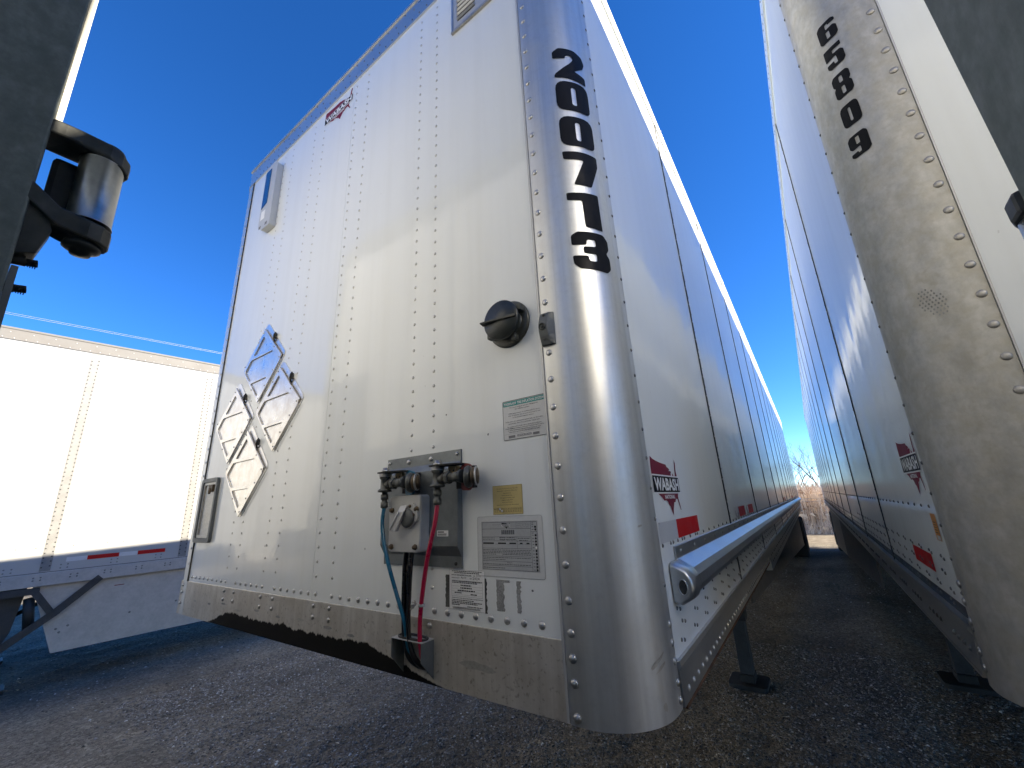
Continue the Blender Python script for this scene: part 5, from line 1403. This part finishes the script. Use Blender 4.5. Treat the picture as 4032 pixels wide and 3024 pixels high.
b = MB(); b.lathe([(.0215, 0), (.0215, .001), (.0205, .002), (.0205, .088), (.0215, .089)], WL(hx, yb, 2.053), WL(0, 0, 1) if False else (0, .0, 1), 30); obj('hinge_barrel', b, 'barrel_metal', hg)
b = MB(); b.lathe([(.016, 0), (.017, -.006), (.013, -.009), (.010, -.010), (.009, -.014), (.0001, -.016)], WL(hx, yb, 2.026), (0, 0, 1), 20); obj('hinge_pin_nut', b, 'hinge_steel', hg)
b = MB(); b.lathe([(.017, 0), (.015, .005), (.0001, .007)], WL(hx, yb, 2.164), (0, 0, 1), 20); obj('hinge_pin_head', b, 'hinge_steel', hg)
b = MB(); p0 = WL(-.345, -.900, 2.062); b.box(p0[0], p0[0] + .018, p0[1], p0[1] + .024, p0[2], p0[2] + .070); obj('hinge_leaf', b, 'dark_steel', hg, bevel=.005)
# bracket web below, its fixing bolts and the door edge behind the plate, its sun and shade put into colour
def wpoly(pts_, x0_, x1_, name, mat, parent, bev=.001):
    n = len(pts_); b = MB(); lo = [WL(x0_, y, z_) for y, z_ in pts_]; hi = [WL(x1_, y, z_) for y, z_ in pts_]
    f = [(i, (i + 1) % n, n + (i + 1) % n, n + i) for i in range(n)] + [tuple(range(n)), tuple(range(n, 2 * n))]
    b.add(lo + hi, f); return obj(name, b, mat, parent, bevel=bev)
wpoly([(-.912, 2.054), (-.899, 2.052), (-.889, 2.032), (-.886, 2.022), (-.892, 1.990), (-.906, 1.984), (-.913, 2.01)], -.306, -.330, 'hinge_web', 'hinge_steel', hg)
obj('door_edge', MB().box(-.006, -.045, .0005, .0062, 2.150, 4.05), 'door_sunlit_cream', foreL)
obj('door_edge_shaded', MB().box(-.004, -.030, .0005, .0058, 1.20, 1.968), 'galvanised', foreL)  # lower run of the same edge, its shade put in as grey
for z_, y1_ in ((1.9810, -.888), (1.9480, -.890)):
    b = MB(); b.cyl(WL(-.318, -.912, z_ - .001), WL(-.318, y1_ - .009, z_ + .001), .0062, n=6)
    b.cyl(WL(-.318, y1_ - .010, z_), WL(-.318, y1_, z_ + .002), .0042, n=10)
    for k in range(5): b.cyl(WL(-.318, y1_ - .0085 + .0018 * k, z_), WL(-.318, y1_ - .0077 + .0018 * k, z_), .0048, n=10)
    obj('hinge_bolt', b, 'valve_dark', hg)
# hinge of the right one
hg = empty('door_hinge'); hg.parent = foreR
def RC(y, x, z_):
    k = .871
    return (.335 + (x - .335) * k - .47, -.910 + (y + .910) * k + .573, 1.698 + (z_ - 1.698) * k)
pl_ = [(-.5225, .488), (-.505, .489), (-.494, .494), (-.488, .505), (-.490, .518), (-.500, .528), (-.5225, .530)]
n = len(pl_); fcs = [(i, (i + 1) % n, n + (i + 1) % n, n + i) for i in range(n)] + [tuple(range(n)), tuple(range(n, 2 * n))]
b = MB(); b.add([RC(y, x, 1.870) for y, x in pl_] + [RC(y, x, 1.888 - max(0, y + .505) * .2) for y, x in pl_], fcs); obj('hinge_strap', b, 'hinge_steel', hg, bevel=.003)
obj('hinge_barrel', MB().lathe([(.0145, 0), (.0145, .074)], RC(-.507, .508, 1.785), (0, 0, 1), 26), 'barrel_metal', hg)
b = MB(); b.add([RC(y, x, 1.765) for y, x in pl_] + [RC(y, x, 1.785) for y, x in pl_], fcs); obj('hinge_strap', b, 'hinge_steel', hg, bevel=.003)

# a dry leaf on the gravel
b = MB(); b.add([(0, 0, .006), (.03, .008, .012), (.055, .0, .008), (.03, -.008, .010)], [(0, 1, 2, 3)])
lf = obj('dry_leaf', b, 'leaf_dry'); lf.location = (-3.05, 1.35, float(relief(-3.05, 1.35))); tag(lf, 'small pale dry leaf lying on the gravel', 'leaf')
